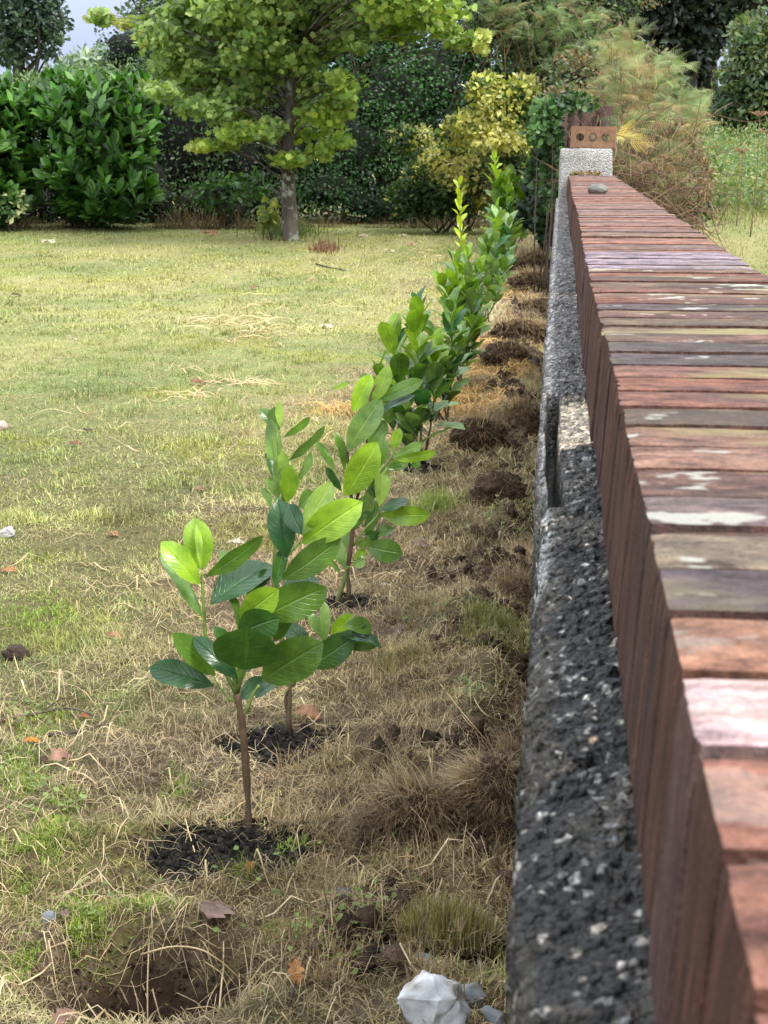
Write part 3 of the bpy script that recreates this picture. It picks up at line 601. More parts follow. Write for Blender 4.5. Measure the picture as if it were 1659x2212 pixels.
# ---------------------------------------------------------------- turf clods
def clod(px, py, wpx, hpx, label, sd, grass=0, gdir=(-.7, 0, .5), tone=(.075, .05, .034), fib=900, gcol=None, gl=.07, spread=.28):
    p = gz(px, py+hpx*.45); rr = np.random.default_rng(sd); rx = wpx/2*p[1]*1.03/3324; rz = hpx/2*p[1]*1.03/3324*.95; rx *= 1.35; rz *= 1.3
    p[0] = min(p[0], -.03-rx*.8)
    ry = rx*.75; c = np.array([p[0], p[1], hgt(p[0], p[1])+rz*.38])
    t = thing('turf_clod', label, 'turf clod', (p[0], p[1], float(hgt(p[0], p[1]))), 'upturned turf clods along the foot of the wall')
    B = Bag(); tn = np.array(tone)
    for q in range(5):
        oc = c+np.array([rx, ry, rz])*rr.normal(0, .38, 3)*(q > 0)*np.array([1.2, .8, .7]); f_ = .82 if q == 0 else .35+.3*rr.random()
        lump(B, oc, np.array((rx, ry, rz))*f_*(.8+.4*rr.random(3)), (0, 0, 0), 5 if q == 0 else 4, .42, 2.6, sd+q*13, None, lambda V, r: tn*(.45+1.1*fbm(V[:, 0]*60, V[:, 2]*60+V[:, 1]*30, sd, 3))[:, None])
    B.make('soil', M_soil, t)
    V = np.concatenate(B.V); G = Bag(); fib = int(fib*2.0)
    i = rr.integers(0, len(V), fib); P = V[i]; nn = nrm(P-c)
    up = P[:, 2] > hgt(p[0], p[1])-.005; P = P[up]; nn = nn[up]; k = len(P)
    az = np.arctan2(nn[:, 1], nn[:, 0])+rr.normal(0, 1.1, k); sz = max(1, p[1]/3.5)
    r = rr.random(k)[:, None]
    blades(G, P, (.012+.06*rr.random(k)**1.5)*sz**.6, (.0007+.0007*rr.random(k))*sz, az, np.clip(rr.normal(1.1, .5, k), .1, 1.9), rr.random(k)*1.6, (np.array((.50, .36, .22))*(1-r**.6)+np.array((.12, .08, .05))*r**.6))
    if grass:
        gd = nrm(np.array(gdir, float)); P = c+np.array([rx, ry, rz])*nrm(gd+rr.normal(0, .5, (grass, 3)))*.85; k = grass
        az = math.atan2(gd[1], gd[0])+rr.normal(0, .5, k); le = np.clip(math.acos(gd[2])+rr.normal(0, spread, k), .05, 1.6); az = az if spread < .5 else rr.random(k)*6.28; r = rr.random(k)[:, None]
        gcl = (STRAW*1.2*(1-r)+BROWN*1.3*r) if gcol is None else np.where(rr.random((k, 1)) < .4, STRAW*(.4+.7*r), np.array(gcol)*(.5+.7*r))
        blades(G, P, gl*(.35+.9*rr.random(k)), (.0012+.0012*rr.random(k))*sz**.6, az, le, rr.random(k)*.6, gcl)
    G.make('dry_grass', M_blade, t); return t
clod(1078, 1700, 115, 190, 'largest turf clod, propped on its side against the wall with a fan of bleached grass', 1, 700, (-.85, .1, .38), fib=3200, gl=.075)
clod(905, 1745, 165, 110, 'low brown clod of matted roots left of the largest clod', 2, 120, (-.5, .1, .6), fib=3400)
clod(960, 1950, 230, 140, 'green tufted sod overhanging a dark hollow, just above the white rock', 3, 2600, (0, -.15, .95), fib=900, gcol=(.30, .285, .09), gl=.036, spread=.75, tone=(.05, .032, .02))
clod(1065, 1040, 110, 95, 'dark clod beside the wall, level with the fourth laurel, the nearer of a close pair', 4, 120, (-.4, 0, .8), fib=1800)
clod(1040, 930, 105, 75, 'dark rooted clod, the farther of a close pair near the fifth laurel', 5, 160, (0, 0, 1), fib=1600)
clod(1130, 885, 70, 80, 'pale matted clod pressed against the broken stretch of render', 6, 120, (-.3, 0, .9), tone=(.12, .08, .05), fib=1300)
clod(1098, 775, 75, 50, 'small round dark clod between straw and wall beside the seventh laurel', 7, 90, (-.3, 0, .9), fib=1100)
clod(1125, 712, 90, 50, 'clod with a shaggy fringe, beyond the round dark one', 8, 160, (-.5, 0, .8), fib=1300)
clod(1158, 655, 55, 45, 'dark clod touching the wall below the tenth laurel', 9, 80, (-.3, 0, .9), fib=900)
clod(1150, 608, 70, 36, 'flat clod in the far bed, second from the last', 10, 120, (-.3, 0, .9), fib=900)
clod(1150, 563, 75, 40, 'farthest visible clod, dark, near the end of the row', 11, 100, (-.3, 0, .9), fib=900)
clod(1128, 1245, 80, 60, 'fawn clod tucked under the white edged render', 12, 160, (-.3, 0, .9), tone=(.14, .09, .065), fib=1500)
clod(1112, 1590, 60, 60, 'small brown clod against the wall just beyond the largest clod', 13, 60, (-.3, 0, .9), fib=900)

# ---------------------------------------------------------------- fallen leaves, stones, twigs
def dead_leaf(px, py, L_, col, label, az=0., tilt=.25, curl=1.2, fold=.5, wr=.6, dz=.012, group='dead leaves lying on the grass'):
    p = gz(px, py); p[2] = hgt(p[0], p[1])+dz
    sd = int(px*7+py) % 999; B = Bag()
    V, F, U = leaf_grid(L_, L_*wr, fold=fold, curl=curl, wave=.09, sd=sd, nl=14, shape=1)
    e = U[:, 0]; tt = U[:, 1]; V[:, 0] *= np.where(abs(e) > .6, 1+.28*np.sin(tt*24+sd), 1)
    V[:, 2] += .05*L_*np.sin(e*5+tt*7)
    ax = np.array([math.cos(az)*math.cos(tilt), math.sin(az)*math.cos(tilt), math.sin(tilt)]); nm = np.array([0, -.25, 1.])
    V = V-V.mean(0); M = frames(ax[None], nm[None])[0]
    W = V@M.T; W[:, 2] -= W[:, 2].min()
    B.add(W, F, np.array(col), U); o = B.make('fallen_leaf', M_dryleaf, None, True); o.location = p+np.array([0, 0, -.006])
    return tag(o, label, 'fallen leaf', group)
TAN = (.40, .19, .11); RUS = (.30, .10, .035); PUR = (.20, .13, .115); ORG = (.55, .22, .03); DKB = (.09, .05, .035); PAL = (.5, .42, .33)
for a in ((665, 1555, .058, TAN, 'large copper dead leaf standing curled on the compost of the second laurel', -.4, .3, 1.0, .35, .75, .02),
    (140, 1680, .062, (.33, .19, .14), 'crumpled pink brown leaf on the left, largest one on that side', .6, .25, 1.6, .6, .8, .01), (95, 1655, .035, DKB, 'dark folded leaf just left of the crumpled pink brown one', 2.4, .4, .8, .7, .4, .012),
    (70, 1618, .035, ORG, 'bright orange leaf scrap above the crumpled pink brown leaf', .2, .1, .6, .5, .5, .01), (180, 1555, .028, RUS, 'small rust leaf at the end of the dark twig', 2.7, .2, .6, .5, .5, .01),
    (470, 1985, .058, PUR, 'flat purplish brown lobed leaf between the second compost ring and the dark hole', 1.2, .1, .5, .2, .95, .012), (140, 1975, .032, PUR, 'curled mauve leaf at lower left beside a grey stone', 2.1, .5, 1.2, .5, .5, .012),
    (640, 2150, .04, (.42, .19, .07), 'upright orange brown leaf near the bottom edge, left of the white rock', 1.9, 1.0, .8, .5, .55, .012), (145, 2200, .045, (.26, .15, .12), 'pinkish leaf cut by the bottom edge of the picture, far left', .9, .3, 1.0, .5, .7, .012),
    (250, 1392, .045, (.36, .16, .11), 'rosy fallen leaf left of the first laurel, among long straw', .3, .2, .9, .4, .7, .01), (908, 1190, .06, (.27, .18, .15), 'big curled grey brown leaf right of the third laurel', .2, .45, 1.2, .6, .8, .015),
    (862, 1380, .05, (.17, .12, .10), 'dark shrivelled leaf right of the low branch of the second laurel', .9, .5, 1.0, .6, .7, .012), (245, 1157, .038, (.34, .17, .10), 'small reddish leaf on open lawn, left of the first laurel top', .1, .2, .8, .4, .7, .01),
    (20, 1240, .045, (.4, .17, .08), 'rust leaf at the very left edge of the lawn', .2, .2, .6, .4, .6, .01), (540, 1900, .026, RUS, 'little red brown leaf just in front of the nearest compost ring', 1.5, .6, .6, .5, .6, .012),
    (1078, 1488, .032, ORG, 'orange leaf at the foot of the wall, left of its twin', .1, .15, .6, .5, .5, .012), (1103, 1487, .026, (.5, .18, .03), 'orange leaf at the foot of the wall, nearest the render', .3, .2, .8, .5, .6, .012),
    (428, 833, .075, (.24, .11, .06), 'brown leaf in the middle of the lawn among straw', .2, .2, .8, .4, .7, .008), (705, 710, .09, (.62, .66, .52), 'pale silvery green leaf lying on the lawn left of the row', .1, .15, .5, .25, .4, .012),
    (165, 968, .055, (.2, .08, .05), 'small dark red leaf on the left lawn', .3, .2, .8, .4, .6, .008), (35, 640, .08, DKB, 'blackish leaf far out on the left lawn', .3, .2, .8, .4, .6, .008), (190, 935, .04, DKB, 'tiny dark leaf above the dark red one', .3, .2, .8, .4, .6, .008),
    (455, 510, .2, (.42, .16, .08), 'orange brown leaf lying near the hedge, left of the tree', .1, .25, .8, .4, .6, .01), (105, 527, .16, (.55, .5, .4), 'pale leaf near the laurel bush on the left', .2, .2, .5, .3, .6, .01), (550, 627, .09, (.25, .12, .07), 'brown leaf upright on the far lawn', 1., .5, .8, .5, .7, .01),
    (785, 512, .13, PAL, 'cream leaf on the lawn to the right of the tree', .1, .2, .5, .3, .6, .01), (870, 512, .12, PAL, 'cream leaf close to the foot of the yellow shrub', .5, .2, .5, .3, .6, .01), (890, 530, .1, (.5, .28, .2), 'pinkish pale leaf nearest to the lime yellow shoot', .1, .3, .8, .4, .6, .01),
    (840, 545, .12, PAL, 'long cream leaf on the lawn, lowest of three right of the tree', .0, .1, .4, .3, .35, .01), (160, 735, .05, (.4, .36, .25), 'faded leaf in mid lawn on the left', .0, .1, .4, .3, .5, .01), (430, 1063, .05, (.22, .15, .1), 'grey brown litter leaf below the middle of the lawn', .2, .3, .8, .4, .5, .01), (510, 1178, .05, (.5, .44, .38), 'pale papery leaf behind the top leaf of the first laurel', .1, .3, .8, .4, .5, .01),
    (735, 1965, .045, (.17, .15, .16), 'slate grey curled leaf left of the green tufted sod', .9, .6, .9, .5, .5, .012)):
    dead_leaf(*a)
def shard(px, py, r, col, label, sd, n=16, tilt=0.):
    p = gz(px, py); rr = np.random.default_rng(sd); bm = bmesh.new()
    for _ in range(n):
        d = nrm(rr.normal(size=3)); bm.verts.new(Vector(np.sign(d)*np.abs(d)**.6*np.array(r)*(.75+.35*rr.random())))
    h = bmesh.ops.convex_hull(bm, input=bm.verts[:]); bmesh.ops.delete(bm, geom=[g for g in h['geom_interior'] if isinstance(g, bmesh.types.BMVert)], context='VERTS')
    bmesh.ops.bevel(bm, geom=bm.edges[:], offset=min(r)*.05, segments=1, affect='EDGES'); bmesh.ops.triangulate(bm, faces=bm.faces[:]); bmesh.ops.subdivide_edges(bm, edges=bm.edges[:], cuts=3, use_grid_fill=True)
    bmesh.ops.triangulate(bm, faces=bm.faces[:])
    bm.verts.ensure_lookup_table(); V = np.array([v.co[:] for v in bm.verts]); F = np.array([[v.index for v in f.verts] for f in bm.faces]); bm.free()
    V = V+nrm(V)*((fbm(V[:, 0]*140+sd, V[:, 2]*140+V[:, 1]*90, sd, 4)-.5)*min(r)*.5)[:, None]
    c, s_ = math.cos(tilt), math.sin(tilt); V = np.stack([V[:, 0]*c-V[:, 2]*s_, V[:, 1], V[:, 0]*s_+V[:, 2]*c], -1); V[:, 2] -= V[:, 2].min()+r[2]*.2
    dirt = sst(.45, .7, fbm(V[:, 0]*60, V[:, 2]*60+V[:, 1]*40, sd+3, 4))[:, None]
    B = Bag(); B.add(V, F, np.array(col)*(1-dirt*np.array((.35, .42, .5)))); o = B.make('stone', M_stone, None, False); o.location = (p[0], p[1], float(hgt(p[0], p[1]))); return tag(o, label, 'stone')
def stone(px, py, r, col, label, sd, amp=.18, fr=1.3, m=None, sub=4, z=None, nm='stone', cat='stone', fac=0, el=None):
    p = gz(px, py, 0 if z is None else z); base = hgt(p[0], p[1]) if z is None else z
    B = Bag(); lump(B, (0, 0, r[2]*.6), r, col, sub, amp, fr, sd, None if z is None else 0)
    V = B.V[0]
    if fac:                                               # knap flat facets
        rr = np.random.default_rng(sd+fac); c0 = np.array([0, 0, r[2]*.6])
        for _ in range(fac):
            n = nrm(rr.normal(size=3)); n[2] = abs(n[2])*.8+.1; n = nrm(n); s = np.linalg.norm(n*np.array(r))*(.62+.22*rr.random())
            d = (V-c0)@n-s; V = V-np.maximum(d, 0)[:, None]*n
        B.V[0] = V
    o = B.make(nm, m or M_stone, None, not fac); o.location = (p[0], p[1], float(base)-(0 if z is not None else r[2]*.15)); return tag(o, label, cat)
shard(943, 2210, (.046, .026, .044), (.58, .59, .61), 'large angular white rock at the bottom edge near the wall', 3, 30, .25)
shard(1020, 2165, (.022, .012, .028), (.30, .32, .35), 'upright bluish grey slate chip touching the white rock', 5, 11, .4)
shard(1062, 2200, (.026, .016, .010), (.20, .215, .24), 'thin dark slate flake at the foot of the wall', 6, 10, -.3)
shard(1040, 2095, (.008, .005, .018), (.36, .39, .42), 'slim pale slate splinter standing between the white rock and the wall', 7, 9, .2)
stone(905, 2075, (.024, .015, .013), (.17, .20, .22), 'rounded grey stone above the white rock, under the sod', 8, .1, 1.2)
stone(105, 1975, (.013, .011, .012), (.16, .18, .21), 'small slate grey stone in grass at lower left', 9, .1, 1.2)
stone(35, 1420, (.03, .025, .022), (.07, .05, .04), 'dark brown lump of earth at the left edge of the lawn', 10, .2, 1.6, m=M_soil, nm='earth_lump', cat='earth lump')
shard(17, 1160, (.026, .02, .02), (.6, .58, .6), 'white stone on the lawn at the left edge', 11, 14, .3)
stone(3, 925, (.03, .03, .024), (.4, .3, .26), 'pinkish stone half cut by the left edge, far lawn', 12, .15, 1.3)
stone(830, 1268, (.02, .01, .012), (.5, .47, .42), 'pale flat pebble behind the third laurel stems', 13, .15, 1.3)
def twig(pts, r, col, label, fork=None):
    P = [gz(*p) for p in pts]
    for p in P: p[2] = hgt(p[0], p[1])+.012
    o0 = P[0].copy(); B = Bag(); tube(B, curve(P, 12)-o0, np.linspace(r, r*.5, 12), 6, col, .3, 4)
    if fork is not None: tube(B, curve([P[1], (P[1]+P[2])/2+np.array([.01, .02, .02]), P[1]+np.array(fork)], 8)-o0, np.linspace(r*.6, r*.3, 8), 5, col)
    o = B.make('twig', M_twig, None, True); o.location = o0; return tag(o, label, 'twig')
twig([(683, 573), (712, 580), (748, 588)], .008, (.05, .04, .035), 'thin dark twig lying on the lawn to the right of the tree')
twig([(5, 1565), (90, 1545), (150, 1540), (215, 1560)], .0035, (.10, .075, .06), 'long forked grey brown twig on the grass at left', (.05, .03, .01))
twig([(100, 1600), (160, 1590), (235, 1575)], .0045, (.07, .05, .045), 'short dark broken stick just below the forked twig')
twig([(625, 2205), (640, 2160), (655, 2110), (665, 2075)], .0016, (.06, .04, .035), 'fine dark twig rising at the bottom edge')
twig([(830, 2070), (930, 2075), (1000, 2062), (1080, 2035)], .004, (.16, .11, .08), 'bare root running below the green sod')
# bleached stalks arching over the hole and by the big clod
aw = Bag()
for pts, r in (([(305, 2062), (370, 2045), (430, 2050), (475, 2075), (520, 2115)], .0017), ([(945, 1470), (1000, 1540), (1060, 1610)], .0014), ([(1010, 1480), (1045, 1540), (1100, 1560)], .0014)):
    P = [gz(*p, .02+.05*math.sin(math.pi*i/(len(pts)-1))) for i, p in enumerate(pts)]; tube(aw, curve(P, 14), np.linspace(r, r*.4, 14), 5, (.62, .48, .3))
for q in range(46):
    p = gz(300+rng.random()*260, 2130+rng.random()*70) if q < 20 else gz(rng.random()*1050, 1350+rng.random()*850); p = p if p[0] < -.06 else p-np.array([.1, 0, 0]); a = rng.random()*6.28; h = .03+.06*rng.random(); s = .02+.04*rng.random()
    z = float(hgt(p[0], p[1])); tube(aw, curve([(p[0], p[1], z), (p[0]+s*.3*math.cos(a), p[1]+s*.3*math.sin(a), z+h*.7), (p[0]+s*math.cos(a), p[1]+s*math.sin(a), z+h)], 6), np.linspace(.0011, .0004, 6), 4, tuple(STRAW*(.7+.7*rng.random())))
o = aw.make('dry_stalks', M_blade); o['kind'] = 'stuff'
# little broadleaf weeds in the turf
wd = Bag()
n = 0; P = []; 
for (px, py, rx, ry, k) in ((1000, 1535, 45, 30, 40), (1090, 1120, 60, 40, 70), (700, 2060, 120, 60, 60), (780, 2020, 60, 60, 60), (120, 1750, 60, 40, 50), (60, 1700, 80, 60, 40), (830, 1850, 40, 20, 20), (170, 1960, 80, 40, 30), (60, 1540, 60, 30, 40), (1060, 1140, 30, 20, 30), (940, 1360, 90, 40, 30), (600, 1900, 300, 150, 60), (300, 1250, 300, 100, 40)):
    for a, b2 in rng.normal(size=(k, 2))*.6:
        p = gz(px+a*rx, py+b2*ry)
        if p[0] < -.03: P.append((p[0], p[1], float(hgt(p[0], p[1]))+.008+.012*rng.random()))
P = np.array(P); k = len(P); az = rng.random(k)*6.28; ax = np.stack([np.cos(az), np.sin(az), .3+0*az], -1)
inst(wd, OV, OVF, P, ax, np.array([0, 0, 1.])+.4*rng.normal(size=(k, 3)), .006+.010*rng.random(k), .005+.007*rng.random(k), np.array((.17, .24, .06))*(.6+.7*rng.random(k))[:, None])
o = wd.make('clover_and_weeds', M_fol); o['kind'] = 'stuff'
mb = Bag()
for (px, py, rx, ry, k) in ((120, 1790, 70, 60, 2600), (60, 1680, 60, 50, 1400), (170, 1980, 70, 50, 2000), (60, 1860, 60, 60, 1400), (330, 1950, 60, 30, 900), (380, 1700, 40, 40, 600), (90, 1560, 80, 40, 1600), (90, 1330, 90, 60, 2200), (60, 2080, 60, 60, 1600), (620, 2020, 60, 25, 500), (640, 1820, 50, 40, 500), (230, 2080, 40, 50, 900)):
    q = rng.normal(size=(k, 2))*.5; P = np.array([gz(px+a*rx, py+b2*ry) for a, b2 in q]); P[:, 2] = hgt(P[:, 0], P[:, 1])-.001
    P = P[(fbm(P[:, 0]*18, P[:, 1]*18, 71, 3) > .42)*(holemask(P[:, 0], P[:, 1]) < .3)]; k = len(P)
    blades(mb, P, .007+.016*rng.random(k), .0014+.0012*rng.random(k), rng.random(k)*6.28, np.abs(rng.normal(.8, .4, k)), rng.random(k), np.array((.27, .36, .07))*(.5+.8*rng.random(k))[:, None])
o = mb.make('moss', M_blade); o['kind'] = 'stuff'
# taller green grass tufts
tg = Bag()
for (px, py, rx, ry, k, h, c) in ((940, 1110, 50, 12, 420, .1, (.27, .33, .09)), (620, 505, 55, 12, 500, .22, (.13, .17, .05)), (1060, 1400, 70, 50, 1500, .05, (.2, .21, .07)), (520, 1900, 40, 30, 160, .04, (.15, .17, .04)), (730, 1430, 40, 15, 90, .06, (.32, .3, .12)), (860, 1440, 70, 20, 300, .06, (.34, .3, .14)), (90, 1210, 90, 20, 200, .03, (.2, .24, .05)), (700, 540, 30, 8, 300, .12, (.22, .12, .08)), (1140, 500, 40, 10, 500, .2, (.3, .22, .13))):
    q = rng.normal(size=(k, 2))*.55; P = np.array([gz(px+a*rx, py+b2*ry) for a, b2 in q]); P = P[P[:, 0] < -.03]; k = len(P); P[:, 2] = hgt(P[:, 0], P[:, 1])-.003
    blades(tg, P, h*(.4+.8*rng.random(k)), np.maximum(.0013, .0006*P[:, 1])*(.8+.5*rng.random(k)), rng.random(k)*6.28, np.abs(rng.normal(.35, .3, k)), rng.random(k), np.array(c)*(.65+.7*rng.random(k))[:, None])
o = tg.make('tufted_grass', M_blade); o['kind'] = 'stuff'

# ---------------------------------------------------------------- the wall
XL, XR, ZT, ZB, YE = .043, .275, .976, .868, 8.0
wall = thing('garden_wall', 'low rendered garden wall topped with weathered red bricks on edge, running away from the viewer', 'wall', (.13, 4, 0))
B = Bag(); y = -.5826; q = 0
rr = np.random.default_rng(3)
pal = [(.29, .12, .08), (.24, .115, .085), (.18, .10, .08), (.11, .085, .085), (.21, .09, .062), (.29, .165, .12), (.19, .14, .135), (.19, .13, .09)]
fixed = {}
while y < YE-.03:
    gap = .0078; dpth = .068-gap+(rr.normal(0, .0018) if y > .7 else 0)
    x0 = XL+rr.normal(0, .0008 if y > 1 else .0003)+.002*math.sin(y*2.1); x1 = XR+rr.normal(0, .0025); zt = ZT+rr.normal(0, .0012 if y > .8 else .0005)-.001
    nxx, nyy, nzz = (26, 10, 12) if y < 1.6 else ((14, 6, 6) if y < 4 else (8, 4, 3))
    # rounded box by grid of box surface
    bm = bmesh.new(); bmesh.ops.create_cube(bm, size=1)
    V0 = []; F0 = []
    def facegrid(o, u, v, a, b2):
        base = len(V0)
        for i in range(a+1):
            for j in range(b2+1): V0.append(o+u*i/a+v*j/b2)
        for i in range(a):
            for j in range(b2):
                s_ = base+i*(b2+1)+j; F0.append([s_, s_+b2+1, s_+b2+2, s_+1])
    bm.free()
    A = np.array
    facegrid(A([0., 0, 1]), A([1., 0, 0]), A([0, 1., 0]), nxx, nyy); facegrid(A([0., 1, 0]), A([0, -1., 0]), A([0, 0, 1.]), nyy, nzz); facegrid(A([1., 0, 0]), A([0, 1., 0]), A([0, 0, 1.]), nyy, nzz)
    facegrid(A([0., 0, 0]), A([1., 0, 0]), A([0, 0, 1.]), nxx, nzz); facegrid(A([1., 1, 0]), A([-1., 0, 0]), A([0, 0, 1.]), nxx, nzz)
    V = A(V0); dims = A([x1-x0, dpth, zt-ZB]); c = (V-.5)*dims; rad = .0024+.0015*rr.random()
    inner = np.clip(c, -(dims/2-rad), dims/2-rad); dl = c-inner; ln = np.linalg.norm(dl, axis=1, keepdims=True); c = inner+np.where(ln > 1e-9, dl/np.maximum(ln, 1e-9)*np.minimum(ln, rad), 0)
    mid = A([(x0+x1)/2, y+dpth/2, (zt+ZB)/2]); W = c+mid
    nz = (fbm(W[:, 0]*28+q*3, W[:, 1]*70+W[:, 2]*60, 3, 4)-.5)
    dirn = nrm(c/dims); W = W+dirn*nz[:, None]*np.array([.12, 1, .75])*(.0016 if y < .6 else .0034)*(1 if y < 3 else .6); W[:, 0] -= .007*(1-V[:, 2])*(V[:, 0] < .5)
    # worn arris bites
    edge = (np.abs(V[:, 0]) < .04)*(V[:, 2] > .85); W[:, 0] += edge*(.0035 if y > .8 else .0014)*sst(.5, .8, fbm(W[:, 1]*(90 if y > .8 else 260), W[:, 2]*20+q, 8, 2))
    pc = np.array(pal[rr.integers(len(pal))])
    if 2.15 < y < 2.5: pc = np.array((.30, .235, .275))
    if y < .43: pc = np.array((.33, .15, .105))
    if .42 < y < .46: pc = np.array((.50, .36, .36))
    if .49 < y < .53: pc = np.array((.40, .20, .125))
    if .56 < y < .59: pc = np.array((.13, .10, .11))
    if .63 < y < .66: pc = np.array((.22, .17, .12))
    if y > 2.5: pc = pc*.7+np.array((.32, .17, .13))*.3
    alg = float(np.interp(y, [.4, .5, .7, 2.1, 2.3, 5, 8], [.15, .5, .85, .95, .4, .5, .25])); lic = float(np.interp(y, [.3, .5, .6, 2.1, 2.3, 8], [.25, .3, 1, 1, .15, .15]))
    B.add(W, A(F0), pc*(.85+.3*rr.random()), np.tile([alg*(.6+.5*rr.random()), lic, 0], (len(W), 1)))
    y += dpth+gap; q += 1
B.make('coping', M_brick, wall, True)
def grid_xy(bag, fx, nu, nv, col=None, fn=None):
    u, v = np.meshgrid(np.linspace(0, 1, nu), np.linspace(0, 1, nv), indexing='ij'); V = fx(u.ravel(), v.ravel())
    i, j = np.meshgrid(np.arange(nu-1), np.arange(nv-1), indexing='ij'); F = np.stack([i*nv+j, (i+1)*nv+j, (i+1)*nv+j+1, i*nv+j+1], -1).reshape(-1, 4)
    if fn: c, V = fn(V, u.ravel(), v.ravel())
    else: c = col
    bag.add(V, F, c)
B = Bag()
def mj(u, v): return np.stack([XL+.009+(XR-XL-.018)*u, -.6+(YE+.58)*v, ZT-.0038-.0025*fbm(u*20, v*900, 2, 2)], -1)
grid_xy(B, mj, 6, 900)
def mj2(u, v): return np.stack([XL+.0026-.0068*u+.0012*fbm(v*700, u*9, 2, 2), -.6+(YE+.58)*v, ZT-.006-(.11)*u], -1)
grid_xy(B, mj2, 4, 900); grid_xy(B, lambda u, v: np.stack([XR-.009+0*u, -.6+(YE+.58)*v, ZT-.006-.11*u], -1), 2, 4)
B.make('mortar', M_mortar, wall)
# main rendered body below the ledge
B = Bag()
def box(bag, x0, x1, y0, y1, z0, z1, col=(1, 1, 1)):
    V = np.array([(x, y, z) for x in (x0, x1) for y in (y0, y1) for z in (z0, z1)])
    bag.add(V, np.array([[0, 1, 3, 2], [4, 6, 7, 5], [0, 4, 5, 1], [2, 3, 7, 6], [0, 2, 6, 4], [1, 5, 7, 3]]), col)
box(B, .004, .305, -.65, YE+.02, -.1, .80, (.16, .15, .14))
box(B, .05, .26, -.6, YE+.01, .80, .8795, (.1, .07, .06))
B.make('core', M_rend, wall)
